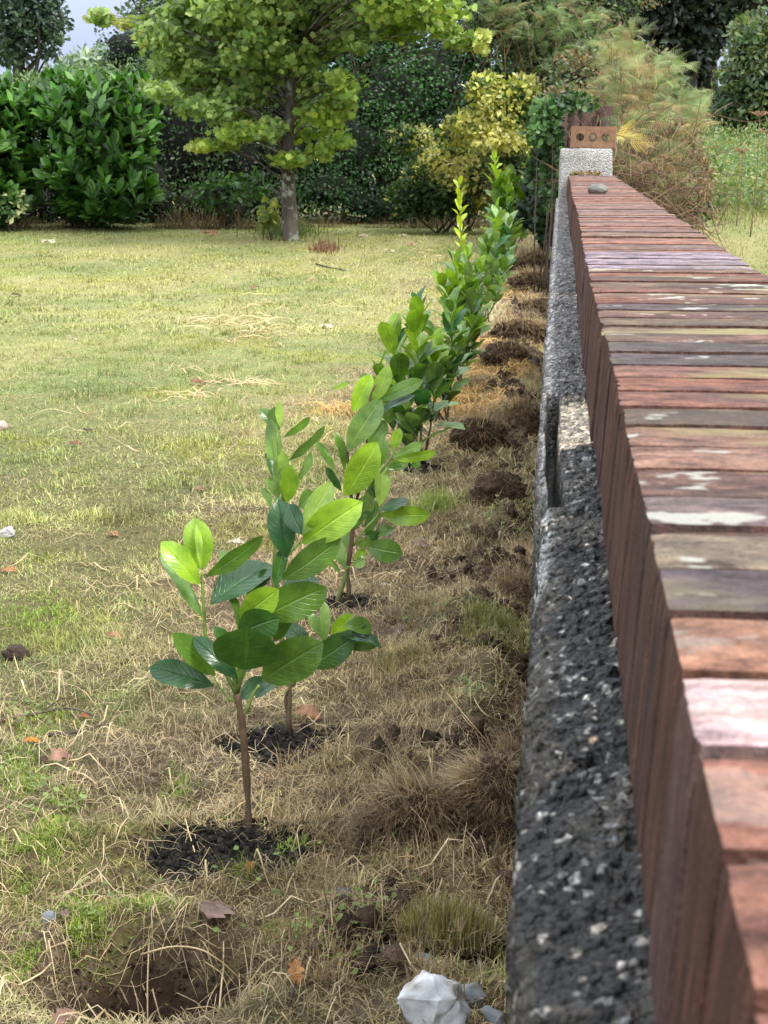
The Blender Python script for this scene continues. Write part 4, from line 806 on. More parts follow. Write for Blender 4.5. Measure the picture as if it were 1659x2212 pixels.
# rough sloping ledge of roughcast between render face and bricks + the render skin
SECT = ((-.1, 1.16, 1500, 84), (1.16, 1.84, 420, 70), (1.84, 3.6, 700, 44), (3.6, YE, 900, 28))
B = Bag()
for (a, e, nv, nu) in SECT:
    def fx(u, v, a=a, e=e):
        y = a+(e-a)*v
        # cross-section: up the outer face, round the arris, over the ledge to the brick
        s = u
        x = np.where(s < .32, -.0135, -.0135+(s-.32)/.68*(.060))
        z = np.where(s < .32, .60+(s/.32)*.258, .862+(s-.32)/.68*.010)
        x = x+np.interp(y, [0, 1.15, 1.8, 9], [.0055, .0045, 0, 0])*(s < .36)+np.interp(y, [0, 1.15, 1.8, 9], [.0055, .0045, 0, 0])*np.clip(1-(s-.36)/.3, 0, 1)*(s >= .36)
        # round the arris
        rr2 = np.exp(-((s-.32)/.05)**2); x = x+.002*rr2; z = z-.004*rr2
        x = x-np.where(s < .32, .25, 0)*0
        return np.stack([x, y, z], -1)
    def fn(V, u, v, a=a, e=e):
        x, y, z = V.T; s = u
        br = sst(1.20, 1.24, y)*(1-sst(1.74, 1.79, y))                 # broken stretch
        ax_ = np.where(s < .32, z*1.0, .862+(x+.0135))
        k = 120. ; d1, i1 = worley(ax_*k, y*k, 3); d2, i2 = worley(ax_*k*2.1, y*k*2.1, 9)
        peb = np.clip(1-d1*1.5, 0, 1)**.6*(i1 > .35)+.35*np.clip(1-d2*1.6, 0, 1)
        big = fbm(ax_*26, y*26, 6, 3)-.5
        amp = np.interp(y, [0, 2, 8], [1, 1, .9])
        h = (peb*.0034+big*.006)*amp
        pits = sst(.63, .7, fbm(ax_*60+4, y*34, 12, 3)); h = h-pits*.006
        fade = 1-.7*sst(.93, 1., s)
        # colours
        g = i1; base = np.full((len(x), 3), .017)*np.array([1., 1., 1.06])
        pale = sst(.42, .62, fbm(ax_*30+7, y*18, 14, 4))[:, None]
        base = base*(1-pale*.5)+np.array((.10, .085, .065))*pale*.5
        far = sst(.9, 3.0, y)[:, None]; base = base*(1-far*.8)+(np.array((.155, .145, .15))*(.25+1.6*fbm(ax_*90, y*30, 17, 3)**1.3)[:, None])*far*.8  # far ledge: grazing reflection put into the colour as paler grey streaks
        chip = ((i1 > .93)*(d1 < .3))[:, None]; cc = np.where((i1 > .988)[:, None], (.36, .35, .34), np.where((i1 > .975)[:, None], (.26, .19, .13), (.085, .09, .10)))
        tiny = ((i2 > .93)*(d2 < .4))[:, None]
        c = np.where(chip, cc, base); c = np.where(tiny, (.34, .33, .31), c)
        dark = (d1 > .62)[:, None]; c = np.where(dark*(peb < .1)[:, None], c*.5, c)
        # grey-white outer edge where the top of the render skin shows
        lip = (np.exp(-((s-.37)/.09)**2)*sst(1.2, 1.3, y)*(.6+.5*fbm(y*30, s*9, 4, 3)))[:, None]; c = c*(1-lip)+np.array((.36, .35, .35))*lip
        lip2 = (np.exp(-((s-.30)/.10)**2)*sst(.97, 1.0, y)*(1-sst(1.19, 1.21, y)))[:, None]*sst(.3, .4, fbm(y*60, s*30, 8, 2))[:, None]; c = c*(1-lip2)+np.array((.5, .52, .52))*lip2
        # cream mortar exposed in the break, and the slot behind the skin
        cream = ((sst(1.44, 1.46, y+.01*fbm(s*20, y*9, 5, 2)))*(1-sst(1.73, 1.76, y+.02*fbm(s*30, y, 2, 2)))*sst(.52, .58, s))[:, None]
        cn = (.35+.9*fbm(ax_*60, y*60, 19, 4))[:, None]
        c = c*(1-cream)+np.array((.70, .60, .46))*cn*cream; h = h*(1-cream[:, 0]*.75)-cream[:, 0]*(.007+.006*fbm(y*45, s*7, 3, 3))
        slot = br*np.exp(-((s-(.47+.01*np.sin(y*31)))/(.075))**6); z = z-slot*.07
        sl = np.clip(slot, 0, 1)[:, None]; c = c*(1-sl*.7)+np.array((.09, .095, .075))*sl*.7
        nxv = np.where(s < .30, -1., np.where(s < .34, -.7, 0)); nzv = np.where(s < .30, 0., np.where(s < .34, .7, 1.))
        hh = h*fade*(1-np.clip(slot, 0, 1))
        wob = .0016*np.sin(y*7)+.0018*(fbm(y*9, y*0, 33, 3)-.5)*2
        V2 = np.stack([x+nxv*hh+wob*(1-sst(.7, 1, s)), y, z+nzv*hh], -1)
        return np.clip(c, 0, 1), V2
    grid_xy(B, fx, nu, nv, None, fn)
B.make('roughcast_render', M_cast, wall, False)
# lower outer face down to the soil
B = Bag()
grid_xy(B, lambda u, v: np.stack([-.012+.002*fbm(u*30, v*300, 5, 3), -.3+(YE+.3)*v, -.05+.655*u], -1), 30, 400, (.14, .13, .12))
B.make('lower_render', M_rend, wall, True)
# pillar
pil = Bag()
def rbox(bag, c, d, rad, n, amp, fr, sd, col=(1, 1, 1)):
    bm = bmesh.new(); bmesh.ops.create_cube(bm, size=1); bmesh.ops.subdivide_edges(bm, edges=bm.edges, cuts=n, use_grid_fill=True)
    V = np.array([v.co[:] for v in bm.verts]); F = np.array([[v.index for v in f.verts] for f in bm.faces]); bm.free()
    d = np.array(d); P = V*d; inn = np.clip(P, -(d/2-rad), d/2-rad); dl = P-inn; ln = np.linalg.norm(dl, axis=1, keepdims=True)
    P = inn+dl/np.maximum(ln, 1e-9)*np.minimum(ln, rad); nn = nrm(dl+1e-9)
    P = P+nn*((fbm(P[:, 0]*fr+P[:, 1]*fr*.7+sd, P[:, 2]*fr+P[:, 1]*fr, sd, 4)-.5)*amp)[:, None]
    bag.add(P+np.array(c), F, col)
rbox(pil, ((.001+.259)/2, YE+.14, .5525), (.262, .275, 1.105), .012, 26, .012, 60, 4)
pil.make('pillar', M_dash, wall, True)
B = Bag(); mo = rng.random((70, 3)); P = np.array([.06, YE-.003, ZT+.002])+mo*np.array([.15, -.012, .012])
inst(B, SM, SMF, P, rng.normal(size=(70, 3))+np.array([0, -.5, .6]), rng.normal(size=(70, 3))+np.array([0, -1., .5]), .012+.012*rng.random(70), .012, np.array((.42, .28, .12))*(.4+.8*rng.random(70))[:, None])
B.make('leaf_litter', M_fol, wall)
# loose perforated brick on the pillar
pb = gy(1279, 325, YE+.05); lb = thing('loose_brick', 'loose tan brick with three holes, stood on its long edge on the pillar', 'brick', (pb[0]+.004, YE+.075, 1.107)); lb.scale = (1.05, 1.05, 1.05); lb.rotation_euler = (0, R(1.2), R(-6.5))
def perforated():
    bm = bmesh.new(); bmesh.ops.create_cube(bm, size=1)
    for v in bm.verts: v.co = Vector((v.co.x*.215, v.co.y*.065, v.co.z*.1025+.052))
    bmesh.ops.bevel(bm, geom=bm.edges[:], offset=.003, segments=2, affect='EDGES')
    me = bpy.data.meshes.new('b'); bm.to_mesh(me); bm.free(); a = bpy.data.objects.new('b', me); COL.objects.link(a)
    cuts = []
    for x, dep in ((-.061, .2), (0, .2), (.061, .2)):
        bm = bmesh.new(); bmesh.ops.create_cone(bm, cap_ends=True, segments=28, radius1=.0195, radius2=.0195, depth=dep)
        for v in bm.verts: v.co = Vector((v.co.x+x, v.co.z+(dep/2-.0225 if 1 else 0)-.065, v.co.y+.052))
        bmesh.ops.recalc_face_normals(bm, faces=bm.faces)
        m2 = bpy.data.meshes.new('c'); bm.to_mesh(m2); bm.free(); c = bpy.data.objects.new('c', m2); COL.objects.link(c); cuts.append(c)
        md = a.modifiers.new('x', 'BOOLEAN'); md.operation = 'DIFFERENCE'; md.object = c; md.solver = 'EXACT'
    dg = bpy.context.evaluated_depsgraph_get(); me2 = bpy.data.meshes.new_from_object(a.evaluated_get(dg))
    for o in cuts+[a]: bpy.data.objects.remove(o)
    me2.materials.clear(); me2.materials.append(M_loose); o = bpy.data.objects.new('brick_body', me2); COL.objects.link(o); o.parent = lb
perforated()
B = Bag(); bm = bmesh.new(); bmesh.ops.create_cone(bm, cap_ends=True, segments=24, radius1=.0192, radius2=.0192, depth=.05)
V = np.array([v.co[:] for v in bm.verts]); V = np.stack([V[:, 0], V[:, 2]-.005, V[:, 1]+.052], -1)
for f in bm.faces: B.F.setdefault(len(f.verts), []).append(np.array([[v.index for v in f.verts]]))
bm.free(); B.V.append(V); B.C.append(np.ones_like(V)); B.U.append(np.zeros_like(V)); B.n = len(V)
o = raw('mortar_plug', V, [np.concatenate(f) for f in B.F.values()], M_plug, lb, np.ones_like(V))
rk = stone(1291, 417, (.034, .026, .019), (1, 1, 1), 'rounded grey stone resting on the brick coping near the pillar', 21, .12, 1.2, M_greystone, 4, ZT+.0015, 'stone', 'stone')

# ---------------------------------------------------------------- vegetation behind
def pr(px, py, Yd): return gy(px, py, Yd)
def ell_points(bag_pts, e, n, rr, shell=.45):
    px, py, rx, ry, Yd, dep = e; c = pr(px, py, Yd); s = Yd*1.01/3324
    d = nrm(rr.normal(size=(n, 3))); rad = rr.random(n)**shell
    lob = .72+.56*fbm(d[:, 0]*2.2+px, d[:, 2]*2.2+d[:, 1]*1.4+py, int(px) % 50, 3)
    P = c+d*np.array([rx*s, dep, ry*s])*(rad*lob)[:, None]
    return P, d, rad
def foliage(bag, e, n, T, F, size, asp, cols, rr, shell=.4, droop=0., upb=.5, out=.8, jit=.25):
    P, d, rad = ell_points(None, e, n, rr, shell); ok = P[:, 2] > .02; P, d = P[ok], d[ok]; k = len(P)
    ax = d*out+rr.normal(size=(k, 3))*.8+np.array([0, 0, -droop]); nm = np.array([0, -.35, upb])+d*.7+rr.normal(size=(k, 3))*.55
    cl = np.asarray(cols)
    cn = fbm(P[:, 0]*2.6+P[:, 1], P[:, 2]*2.6, 5, 3)+rr.normal(0, .13, k); ci = np.clip(((cn-.25)/.5*len(cl)).astype(int), 0, len(cl)-1)
    c = cl[ci]*(1+jit*rr.normal(size=(k, 1)))
    sz = size*(.65+.6*rr.random(k)); inst(bag, T, F, P, ax, nm, sz, sz*asp, np.clip(c, .004, 1))
def core(bag, e, f=.62, col=(.012, .014, .008)):  # dark lump added inside foliage so its gaps read as deep shade
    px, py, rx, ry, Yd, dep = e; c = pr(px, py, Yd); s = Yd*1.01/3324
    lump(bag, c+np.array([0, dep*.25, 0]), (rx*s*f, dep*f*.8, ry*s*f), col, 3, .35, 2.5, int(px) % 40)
def rosettes(bag, e, n, L_, cols, rr, per=8):
    P, d, rad = ell_points(None, e, n, rr, .28); ok = (P[:, 2] > .05)*(d[:, 1] < .6); P, d = P[ok], d[ok]
    for _ in range(per):
        k = len(P); sd = nrm(d*.7+np.array([0, -.1, .95]))
        j = rr.random(k)[:, None]; ph = rr.normal(size=(k, 3)); ph = nrm(ph-sd*(ph*sd).sum(1, keepdims=True))
        ax = nrm(sd*(.35+.9*j)+ph*.75); nm = sd-ph*.6
        cl = np.asarray(cols); c = cl[rr.integers(0, len(cl), k)]*(1+.2*rr.normal(size=(k, 1)))
        c = c*(.75+.5*j)
        L1 = L_*(.7+.5*rr.random(k)); inst(bag, OV, OVF, P+sd*(j*.14-.08), ax, nm, L1, L1*.45, np.clip(c, .004, 1))
def stemset(bag, base, tips, r, col, rr, seg=6):
    for T in tips:
        T = np.array(T); b0 = np.array(base)+np.array([rr.normal(0, .03), rr.normal(0, .03), -.02]); m = (b0+T)/2+rr.normal(0, .12, 3)*np.linalg.norm(T-b0)*.3
        tube(bag, curve([b0, m, T], 9), np.linspace(r, r*.3, 9), seg, col, .2, 2)
def grid(x0, x1, y0, y1, r, Yd, dep, sd=0):
    g_ = np.random.default_rng(sd)
    return [(x+g_.normal(0, r*.25), y+g_.normal(0, r*.25), r*(.85+.4*g_.random()), r*(.85+.4*g_.random()), Yd+g_.normal(0, .3), dep) for x in np.arange(x0, x1+1, r*1.15) for y in np.arange(y0, y1+1, r*1.15)]
def bush(name, label, cat, ells, n, T, F, size, asp, cols, sd, stems_=3, rosette=0, corec=(.012, .014, .008), cf=.62, stemr=.02, group=None, partname='foliage', matl=None, sb_=None, **k):
    rr = np.random.default_rng(sd); e0 = ells[0]; Yd = e0[4]; c0 = pr(e0[0], e0[1], Yd); gzz = float(hgt(np.array([c0[0]]), np.array([Yd]))[0])
    bx = pr(sb_, e0[1], Yd)[0] if sb_ is not None else c0[0]
    t = thing(name, label, cat, (bx, Yd, gzz), group); Bf = Bag(); Bs = Bag()
    tot = sum(e[2]*e[3] for e in ells)
    for e in ells:
        m = max(20, int(n*e[2]*e[3]/tot))
        if rosette: rosettes(Bf, e, m, size, cols, rr, rosette)
        else: foliage(Bf, e, m, T, F, size, asp, cols, rr, **k)
        if cf: core(Bs, e, cf, corec)
        for _ in range(stems_):
            tip = pr(e[0]+rr.normal()*e[2]*.4, e[1]+rr.normal()*e[3]*.4, e[4]+rr.normal()*e[5]*.3); stemset(Bs, (bx, Yd, gzz), [tip], stemr, (.07, .05, .04), rr)
    Bf.make(partname, matl or M_fol, t); Bs.make('branches_and_dark_cores', M_twig, t, True)  # stems, with the added dark core lumps in the same mesh
    return t
DG = [(.016, .035, .012), (.025, .055, .018), (.035, .08, .024), (.055, .10, .03)]
LG = [(.035, .10, .016), (.055, .15, .022), (.08, .20, .035), (.13, .27, .06)]
# laurel hedge at left
bush('laurel_bush', 'broad glossy green laurel bush at the left, the rounder right hand one', 'bush', [(205, 325, 125, 150, 20.3, .9), (150, 240, 90, 75, 20.5, .8), (275, 250, 65, 80, 20.7, .7), (225, 420, 110, 65, 20.0, .7)], 800, OV, OVF, .2, .42, LG, 1, 3, 8, matl=M_gloss, group='laurel bushes')
bush('laurel_bush', 'glossy green laurel bush cut by the left edge of the picture', 'bush', [(-20, 320, 90, 140, 20.0, .9), (10, 240, 60, 60, 20.4, .7), (-10, 430, 75, 60, 19.8, .6)], 560, OV, OVF, .2, .42, LG, 2, 3, 8, matl=M_gloss, group='laurel bushes')
bush('bush', 'small cream variegated bush low at the left edge under the laurels', 'bush', [(25, 445, 30, 32, 19.3, .25)], 130, OV, OVF, .09, .5, [(.08, .16, .05), (.5, .5, .25), (.35, .4, .15)], 3, 3, cf=0, stemr=.008)
# dark undergrowth behind the tree
bush('hedge', 'dark shady mixed hedge behind the tree trunk with bare purplish twigs', 'hedge', [(400, 300, 110, 170, 22.6, .8), (520, 330, 130, 150, 22.8, .8), (630, 380, 90, 110, 22.6, .7), (350, 230, 60, 90, 22.6, .7), (320, 400, 60, 80, 22.0, .6), (560, 210, 140, 120, 23.4, .8), (30, 380, 120, 110, 22, .6), (450, 140, 130, 90, 24, .8)]+grid(-420, -80, 180, 440, 90, 22, .6, 9)+grid(-60, 640, 445, 455, 45, 21.6, .4, 1)+grid(280, 660, 120, 400, 75, 23.4, .5, 2), 42000, OV, OVF, .06, .6, DG, 4, 4, stemr=.015, corec=(.01, .01, .008), jit=.3)
bush('hedge', 'tall dense dark green ivy hedge right of the tree', 'hedge', [(840, 240, 190, 190, 22.8, .9), (760, 330, 140, 140, 22.4, .8), (930, 180, 120, 150, 23, .8), (800, 100, 200, 120, 23.6, .9), (720, 410, 110, 70, 22, .6), (960, 330, 130, 120, 22.6, .7)]+grid(660, 1180, 445, 455, 45, 22, .4, 3)+grid(640, 1250, -30, 420, 80, 23.6, .5, 4), 42000, OV, OVF, .055, .75, [(.016, .045, .014), (.022, .07, .018), (.032, .10, .022), (.05, .14, .03)], 5, 3, stemr=.02, cf=.45, jit=.15)
YEL = [(.04, .09, .02), (.14, .22, .05), (.42, .46, .10), (.68, .64, .20), (.78, .74, .36)]
bush('euonymus_bush', 'yellow variegated bush high in the hedge, left of the pillar', 'bush', [(1090, 235, 62, 60, 18.9, .4), (1050, 190, 40, 30, 18.9, .3), (1130, 200, 36, 36, 18.9, .3), (1020, 270, 40, 30, 19, .3), (1080, 295, 60, 26, 18.8, .3), (990, 285, 40, 30, 19.2, .3)], 5200, OV, OVF, .075, .55, YEL, 6, 1, stemr=.006, cf=.4, group='yellow variegated bushes')
bush('euonymus_bush', 'low yellow variegated bush above the brown grass strip, right part of the hedge', 'bush', [(950, 400, 105, 55, 19.8, .5), (1050, 385, 90, 60, 19.6, .5), (880, 425, 55, 34, 19.8, .4), (1110, 330, 50, 50, 19.4, .4), (880, 300, 60, 30, 20.4, .3), (960, 350, 80, 30, 20, .3), (1020, 440, 110, 26, 19.7, .3), (1110, 400, 50, 60, 19.2, .3), (900, 450, 60, 20, 19.8, .3)], 8500, OV, OVF, .07, .55, [(.03, .07, .018), (.06, .12, .03), (.14, .19, .05), (.60, .56, .16), (.66, .60, .26)], 7, 1, stemr=.01, cf=.4, group='yellow variegated bushes')
bush('oak_seedling', 'pale grey green lobed leaved shrub between the two yellow bushes', 'bush', [(1010, 320, 60, 24, 20.0, .2), (900, 310, 40, 30, 20.9, .2)], 230, LB, LBF, .11, .8, [(.10, .19, .07), (.16, .26, .12), (.24, .33, .18)], 8, 4, cf=0, stemr=.01)
bush('bush', 'low broad leaved green bush at the hedge foot, left of the tree trunk', 'bush', [(480, 415, 60, 38, 20.4, .4), (560, 400, 30, 25, 20.5, .3)], 420, OV, OVF, .12, .45, [(.02, .05, .015), (.05, .11, .03), (.07, .16, .035)], 9, 4, cf=.4, stemr=.012)
bush('bush', 'small yellow green leafy shoot growing against the tree trunk base', 'bush', [(583, 455, 18, 32, 18.1, .15), (572, 475, 14, 16, 18.1, .1)], 90, LB, LBF, .085, .9, [(.2, .27, .04), (.3, .36, .07), (.38, .4, .09)], 10, 4, cf=0, stemr=.006)
bush('bush', 'dark twiggy bush just left of the pillar, behind the farthest laurels', 'bush', [(1175, 390, 34, 80, 16.5, .4), (1190, 300, 30, 60, 17, .4), (1190, 440, 40, 70, 15.0, .5), (1190, 340, 30, 60, 14, .4), (1160, 460, 40, 26, 16, .3), (1183, 485, 16, 40, 14.5, .25)], 9500, OV, OVF, .075, .7, [(.012, .026, .010), (.018, .045, .014), (.035, .09, .024)], 11, 1, stemr=.006)
bush('ivy_bush', 'mid green ivy clump left of the loose brick, spilling over the timber fence', 'bush', [(1172, 285, 34, 28, 12.0, .2), (1185, 245, 34, 30, 12.0, .2), (1195, 310, 22, 40, 12.1, .15), (1240, 222, 50, 16, 12.1, .15), (1190, 380, 20, 60, 12.2, .15)], 1500, OV, OVF, .05, .75, [(.03, .07, .02), (.06, .14, .04), (.10, .2, .06)], 12, 1, cf=.5, stemr=.008)
# brown grass strip along the hedge foot
dg = Bag(); k = 6500; x = -9+9.1*rng.random(k); y = 20.2+1.2*rng.random(k)**2*1.2-(x+9)*0.0+np.where(x > -4, .6, 0); r = rng.random(k)[:, None]
hh = (.04+.26*rng.random(k)**2)*(.15+1.5*sst(.4, .65, fbm(x*1.6, y, 7, 3)))
blades(dg, np.stack([x, y, 0*x], -1), hh*1.3, .006+.008*rng.random(k), rng.random(k)*6.28, np.abs(rng.normal(.7, .4, k)), rng.random(k), (np.array((.30, .21, .13))*(1-r)+np.array((.07, .06, .03))*r))
k = 2500; x = -1.4+1.2*rng.random(k); y = 10+10*rng.random(k); r = rng.random(k)[:, None]; x = x*.75
o = dg.make('dead_grass', M_blade); o['kind'] = 'stuff'

# main tree
tr = thing('tree', 'small yellow green broadleaf tree with a lichened grey trunk on the lawn', 'tree', (*gz(627, 520)[:2], 0))
TY = tr.location[1]; B = Bag(); rr = np.random.default_rng(9)
tp = [gy(632, 545, TY), gy(627, 500, TY), gy(624, 420, TY), gy(621, 330, TY), gy(625, 250, TY), gy(628, 150, TY), gy(622, 40, TY), gy(618, -150, TY), gy(640, -420, TY)]
tube(B, curve(tp, 40), np.interp(np.linspace(0, 1, 40), [0, .04, .1, .2, .5, 1], [.15, .115, .10, .09, .06, .02]), 14, (1, 1, 1), .13, 5)
CR = [(400, 90, 75, 60), (350, 130, 50, 50), (480, 60, 80, 60), (520, 130, 80, 60), (440, 160, 70, 50), (340, 205, 45, 22), (390, 215, 50, 30), (450, 245, 60, 40), (520, 220, 70, 60), (580, 180, 60, 50), (520, 300, 55, 30), (470, 300, 35, 18), (600, 90, 80, 70),
      (680, 170, 70, 35), (740, 180, 38, 30), (690, 235, 65, 40), (660, 290, 60, 40), (700, 310, 45, 30), (640, 335, 40, 24), (660, 350, 45, 14), (600, 270, 50, 40), (740, 40, 90, 50), (830, 30, 80, 40), (900, 35, 80, 36), (960, 50, 60, 26), (1020, 75, 38, 22), (1045, 92, 18, 14), (860, 70, 60, 20), (700, 90, 60, 40), (250, 45, 45, 12), (215, 40, 12, 10), (412, 315, 25, 10), (780, 90, 30, 22), (560, 20, 90, 50), (330, 60, 30, 35), (420, 20, 60, 30), (640, 20, 70, 50)]
Lf = Bag(); G1 = [(.15, .25, .065), (.21, .32, .08), (.28, .39, .10), (.36, .45, .13)]; G2 = [(.19, .31, .055), (.28, .40, .07), (.38, .47, .09)]; G3 = [(.34, .40, .08), (.45, .46, .12)]
for q, (px, py, rx, ry) in enumerate(CR+[(rr.integers(330, 950), rr.integers(-420, -20), 90, 70) for _ in range(26)]):
    Yd = TY+rr.normal(0, .45) if q < len(CR) else TY+rr.normal(0, .9); c = gy(px, py, Yd); s = Yd/3324
    cols = G3 if (px, py) in ((250, 45), (412, 315), (1045, 92)) else (G2 if (px > 640 and py > 150) or px > 820 or py > 290 else G1)
    n = int(115+rx*ry*.15)
    for _ in range(max(2, int(rx*ry/700))):
        cc = c+np.array([rr.normal()*rx*s*.45, rr.normal()*.25, rr.normal()*ry*s*.42]); m = n//max(2, int(rx*ry/700))
        P = cc+rr.normal(size=(m, 3))*np.array([rx*s*.27, .14, ry*s*.2]); ax = rr.normal(size=(m, 3))*.7+np.array([0, -.2, -.55]); nm = np.array([0, -.8, .55])+rr.normal(size=(m, 3))*.5
        cl = np.array(cols)[rr.integers(0, len(cols), m)]*(1+.15*rr.normal(size=(m, 1))); sz = .078*(.6+.6*rr.random(m)); inst(Lf, LB, LBF, P, ax, nm, sz, sz, np.clip(cl, .01, 1))
        att = curve(tp, 40)[np.clip(np.searchsorted(curve(tp, 40)[:, 2], cc[2]-.25-abs(cc[0]-tp[3][0])*.25), 6, 39)]
        tube(B, curve([att, (att+cc)/2+np.array([0, 0, .12])+rr.normal(0, .06, 3), cc], 8), np.linspace(.013, .003, 8), 6, (1, 1, 1), .2, 2)
B.make('trunk', M_bark, tr, True); Lf.make('crown', M_fol, tr)

# far trees
def ftree(name, label, base, tops, ells, n, size, cols, sd, trunk=.2, group=None, T=OV, F=OVF, asp=.55, cf=0, **k):
    rr = np.random.default_rng(sd); Yd = ells[0][4]; c = pr(base, 300, Yd); z0 = float(hgt(np.array([c[0]]), np.array([Yd]))[0]); t = thing(name, label, 'tree', (c[0], Yd, z0), group)
    B = Bag(); Lf = Bag(); tot = sum(e[2]*e[3] for e in ells); tpp = pr(tops[0], tops[1], Yd); P = curve([(c[0], Yd, z0-.3), (c+tpp)/2*np.array([1, 1, 0])+np.array([0, 0, (z0+tpp[2])/2])+rr.normal(0, .1, 3), tpp], 16)
    tube(B, P, np.linspace(trunk, trunk*.25, 16), 9, (.05, .045, .04), .15, 3)
    for e in ells:
        foliage(Lf, e, max(15, int(n*e[2]*e[3]/tot)), T, F, size, asp, cols, rr, **k)
        for _ in range(4):
            tip = pr(e[0]+rr.normal()*e[2]*.45, e[1]+rr.normal()*e[3]*.45, e[4]+rr.normal()*e[5]*.3); a = P[rr.integers(5, 15)]
            tube(B, curve([a, (a+tip)/2+rr.normal(0, .15, 3), tip], 8), np.linspace(trunk*.35, trunk*.08, 8), 5, (.05, .045, .04))
        if cf: core(B, e, cf)  # added dark crown filler, kept in the trunk mesh
    B.make('trunk', M_twig, t, True); Lf.make('crown', M_fol, t); return t
BG = [(.03, .06, .04), (.05, .09, .055), (.08, .13, .08)]
ftree('tree', 'dark blue green tree with open branches in the top left corner', 35, (30, -200), [(30, 60, 75, 60, 38, 1.2), (90, 30, 55, 45, 38, 1.), (30, -40, 120, 70, 38, 1.2), (110, 75, 35, 22, 38, .6), (20, 120, 50, 25, 38, .8), (105, 115, 22, 14, 38, .5)], 6500, .15, BG, 1, .22, shell=.75)
HZ = [(.16, .22, .17), (.22, .29, .22), (.28, .36, .28)]  # pale tints: haze of distance put into the leaf colour
ftree('tree', 'pale hazy distant tree between the corner tree and the lawn tree', 215, (215, 120), [(215, 150, 85, 42, 52, 1.5), (285, 130, 50, 45, 52, 1.2), (150, 165, 60, 30, 52, 1.), (60, 190, 70, 30, 52, 1)], 2600, .26, HZ, 2, .15, shell=.45)
ftree('tree', 'airy grey green tree glimpsed behind the lawn tree crown at top left', 330, (330, -100), [(310, 30, 45, 60, 33, .8), (360, 0, 60, 60, 33, .8), (330, 110, 40, 50, 33, .8), (420, 60, 90, 90, 34, 1)], 2600, .14, [(.09, .14, .09), (.14, .2, .13)], 3, .1, shell=.5)
bush('fern_clump', 'feathery pale shrub tops just above the laurel bushes', 'bush', [(80, 190, 60, 35, 23, .6), (250, 170, 110, 30, 23.5, .6), (150, 175, 60, 20, 23, .5)], 1700, SM, SMF, .1, .3, [(.14, .22, .09), (.2, .3, .14)], 14, 4, cf=0)
ftree('dark_tree', 'tall nearly black broad tree behind the bracken, upper right', 1480, (1480, -300), [(1400, 60, 110, 90, 40, 1.5), (1480, 10, 110, 70, 40, 1.5), (1390, -20, 150, 90, 40, 1.5), (1420, 150, 70, 50, 40, 1.), (1620, -10, 90, 38, 40, 1.), (1500, 100, 45, 60, 40, 1), (1340, 90, 60, 60, 40, 1), (1470, -150, 150, 110, 40, 1.6), (1400, -260, 110, 90, 40, 1.4)], 14000, .2, [(.008, .016, .010), (.014, .026, .015), (.024, .04, .02)], 4, .35, cf=.45)
ftree('dark_tree', 'dark tree with a thick trunk right of the nearly black one, leaning towards it', 1525, (1535, -200), [(1530, 60, 40, 60, 41, .9), (1500, 190, 40, 40, 41, .8), (1570, 20, 60, 25, 41, .9), (1450, 200, 60, 40, 41, .9)], 2600, .2, [(.010, .018, .012), (.016, .03, .018)], 5, .35)
ftree('tree', 'rounded olive green tree at the right edge of the meadow', 1640, (1640, 60), [(1640, 130, 80, 85, 32, 1.4), (1690, 90, 70, 80, 32, 1.2), (1600, 190, 50, 60, 32, 1.), (1650, 230, 100, 50, 32, 1.2), (1575, 240, 35, 35, 32, .8), (1620, 70, 45, 40, 32, 1)], 7000, .13, [(.035, .07, .03), (.06, .11, .04), (.10, .155, .06), (.17, .2, .08)], 6, .2, cf=.6)
bush('hedgerow', 'dark low thicket across the back of the meadow', 'hedge', [(1450, 240, 140, 45, 36, 1.2), (1600, 262, 130, 24, 35, 1.), (1700, 255, 90, 40, 35, 1.)], 4200, OV, OVF, .14, .6, [(.014, .026, .012), (.03, .05, .022), (.05, .07, .03)], 15, 3)

# ---------------------------------------------------------------- bracken
def frond_template(npin=15, npn=9, sd=0):
    V = []; F = []; rr = np.random.default_rng(sd)
    for i in range(npin):
        t = .12+.88*i/npin; pl = .42*(1-t)**.75*(.9+.2*rr.random())+.01
        for sgn in (-1, 1):
            ang = .35; dx = sgn*math.cos(ang); dyy = math.sin(ang)
            for jn in range(npn):
                u = (jn+.5)/npn; w = pl*.115*(1-u)**.6+.003; cx = dx*pl*u; cy = t+dyy*pl*u; zz = -.18*u*u*pl*2
                for s2 in (-1, 1):
                    b = len(V); hw = pl/npn*.42
                    V += [(cx-dx*hw, cy-dyy*hw, zz), (cx+dx*hw, cy+dyy*hw, zz), (cx+dx*hw*.6-dyy*sgn*s2*w*.2, cy+s2*w, zz-.01)]; F.append([b, b+1, b+2])
    V = np.array(V); V[:, 2] -= .32*V[:, 1]**2
    b = len(V); V = np.vstack([V, [(x*.006*(1-t*.7), t, -.32*t*t-.002) for t in np.linspace(0, 1, 6) for x in (-1, 1)]])
    Q = np.array([[b+2*i, b+2*i+1, b+2*i+3, b+2*i+2] for i in range(5)])
    return V, [np.array(F), Q]
FT = [frond_template(12, 6, s) for s in range(3)]
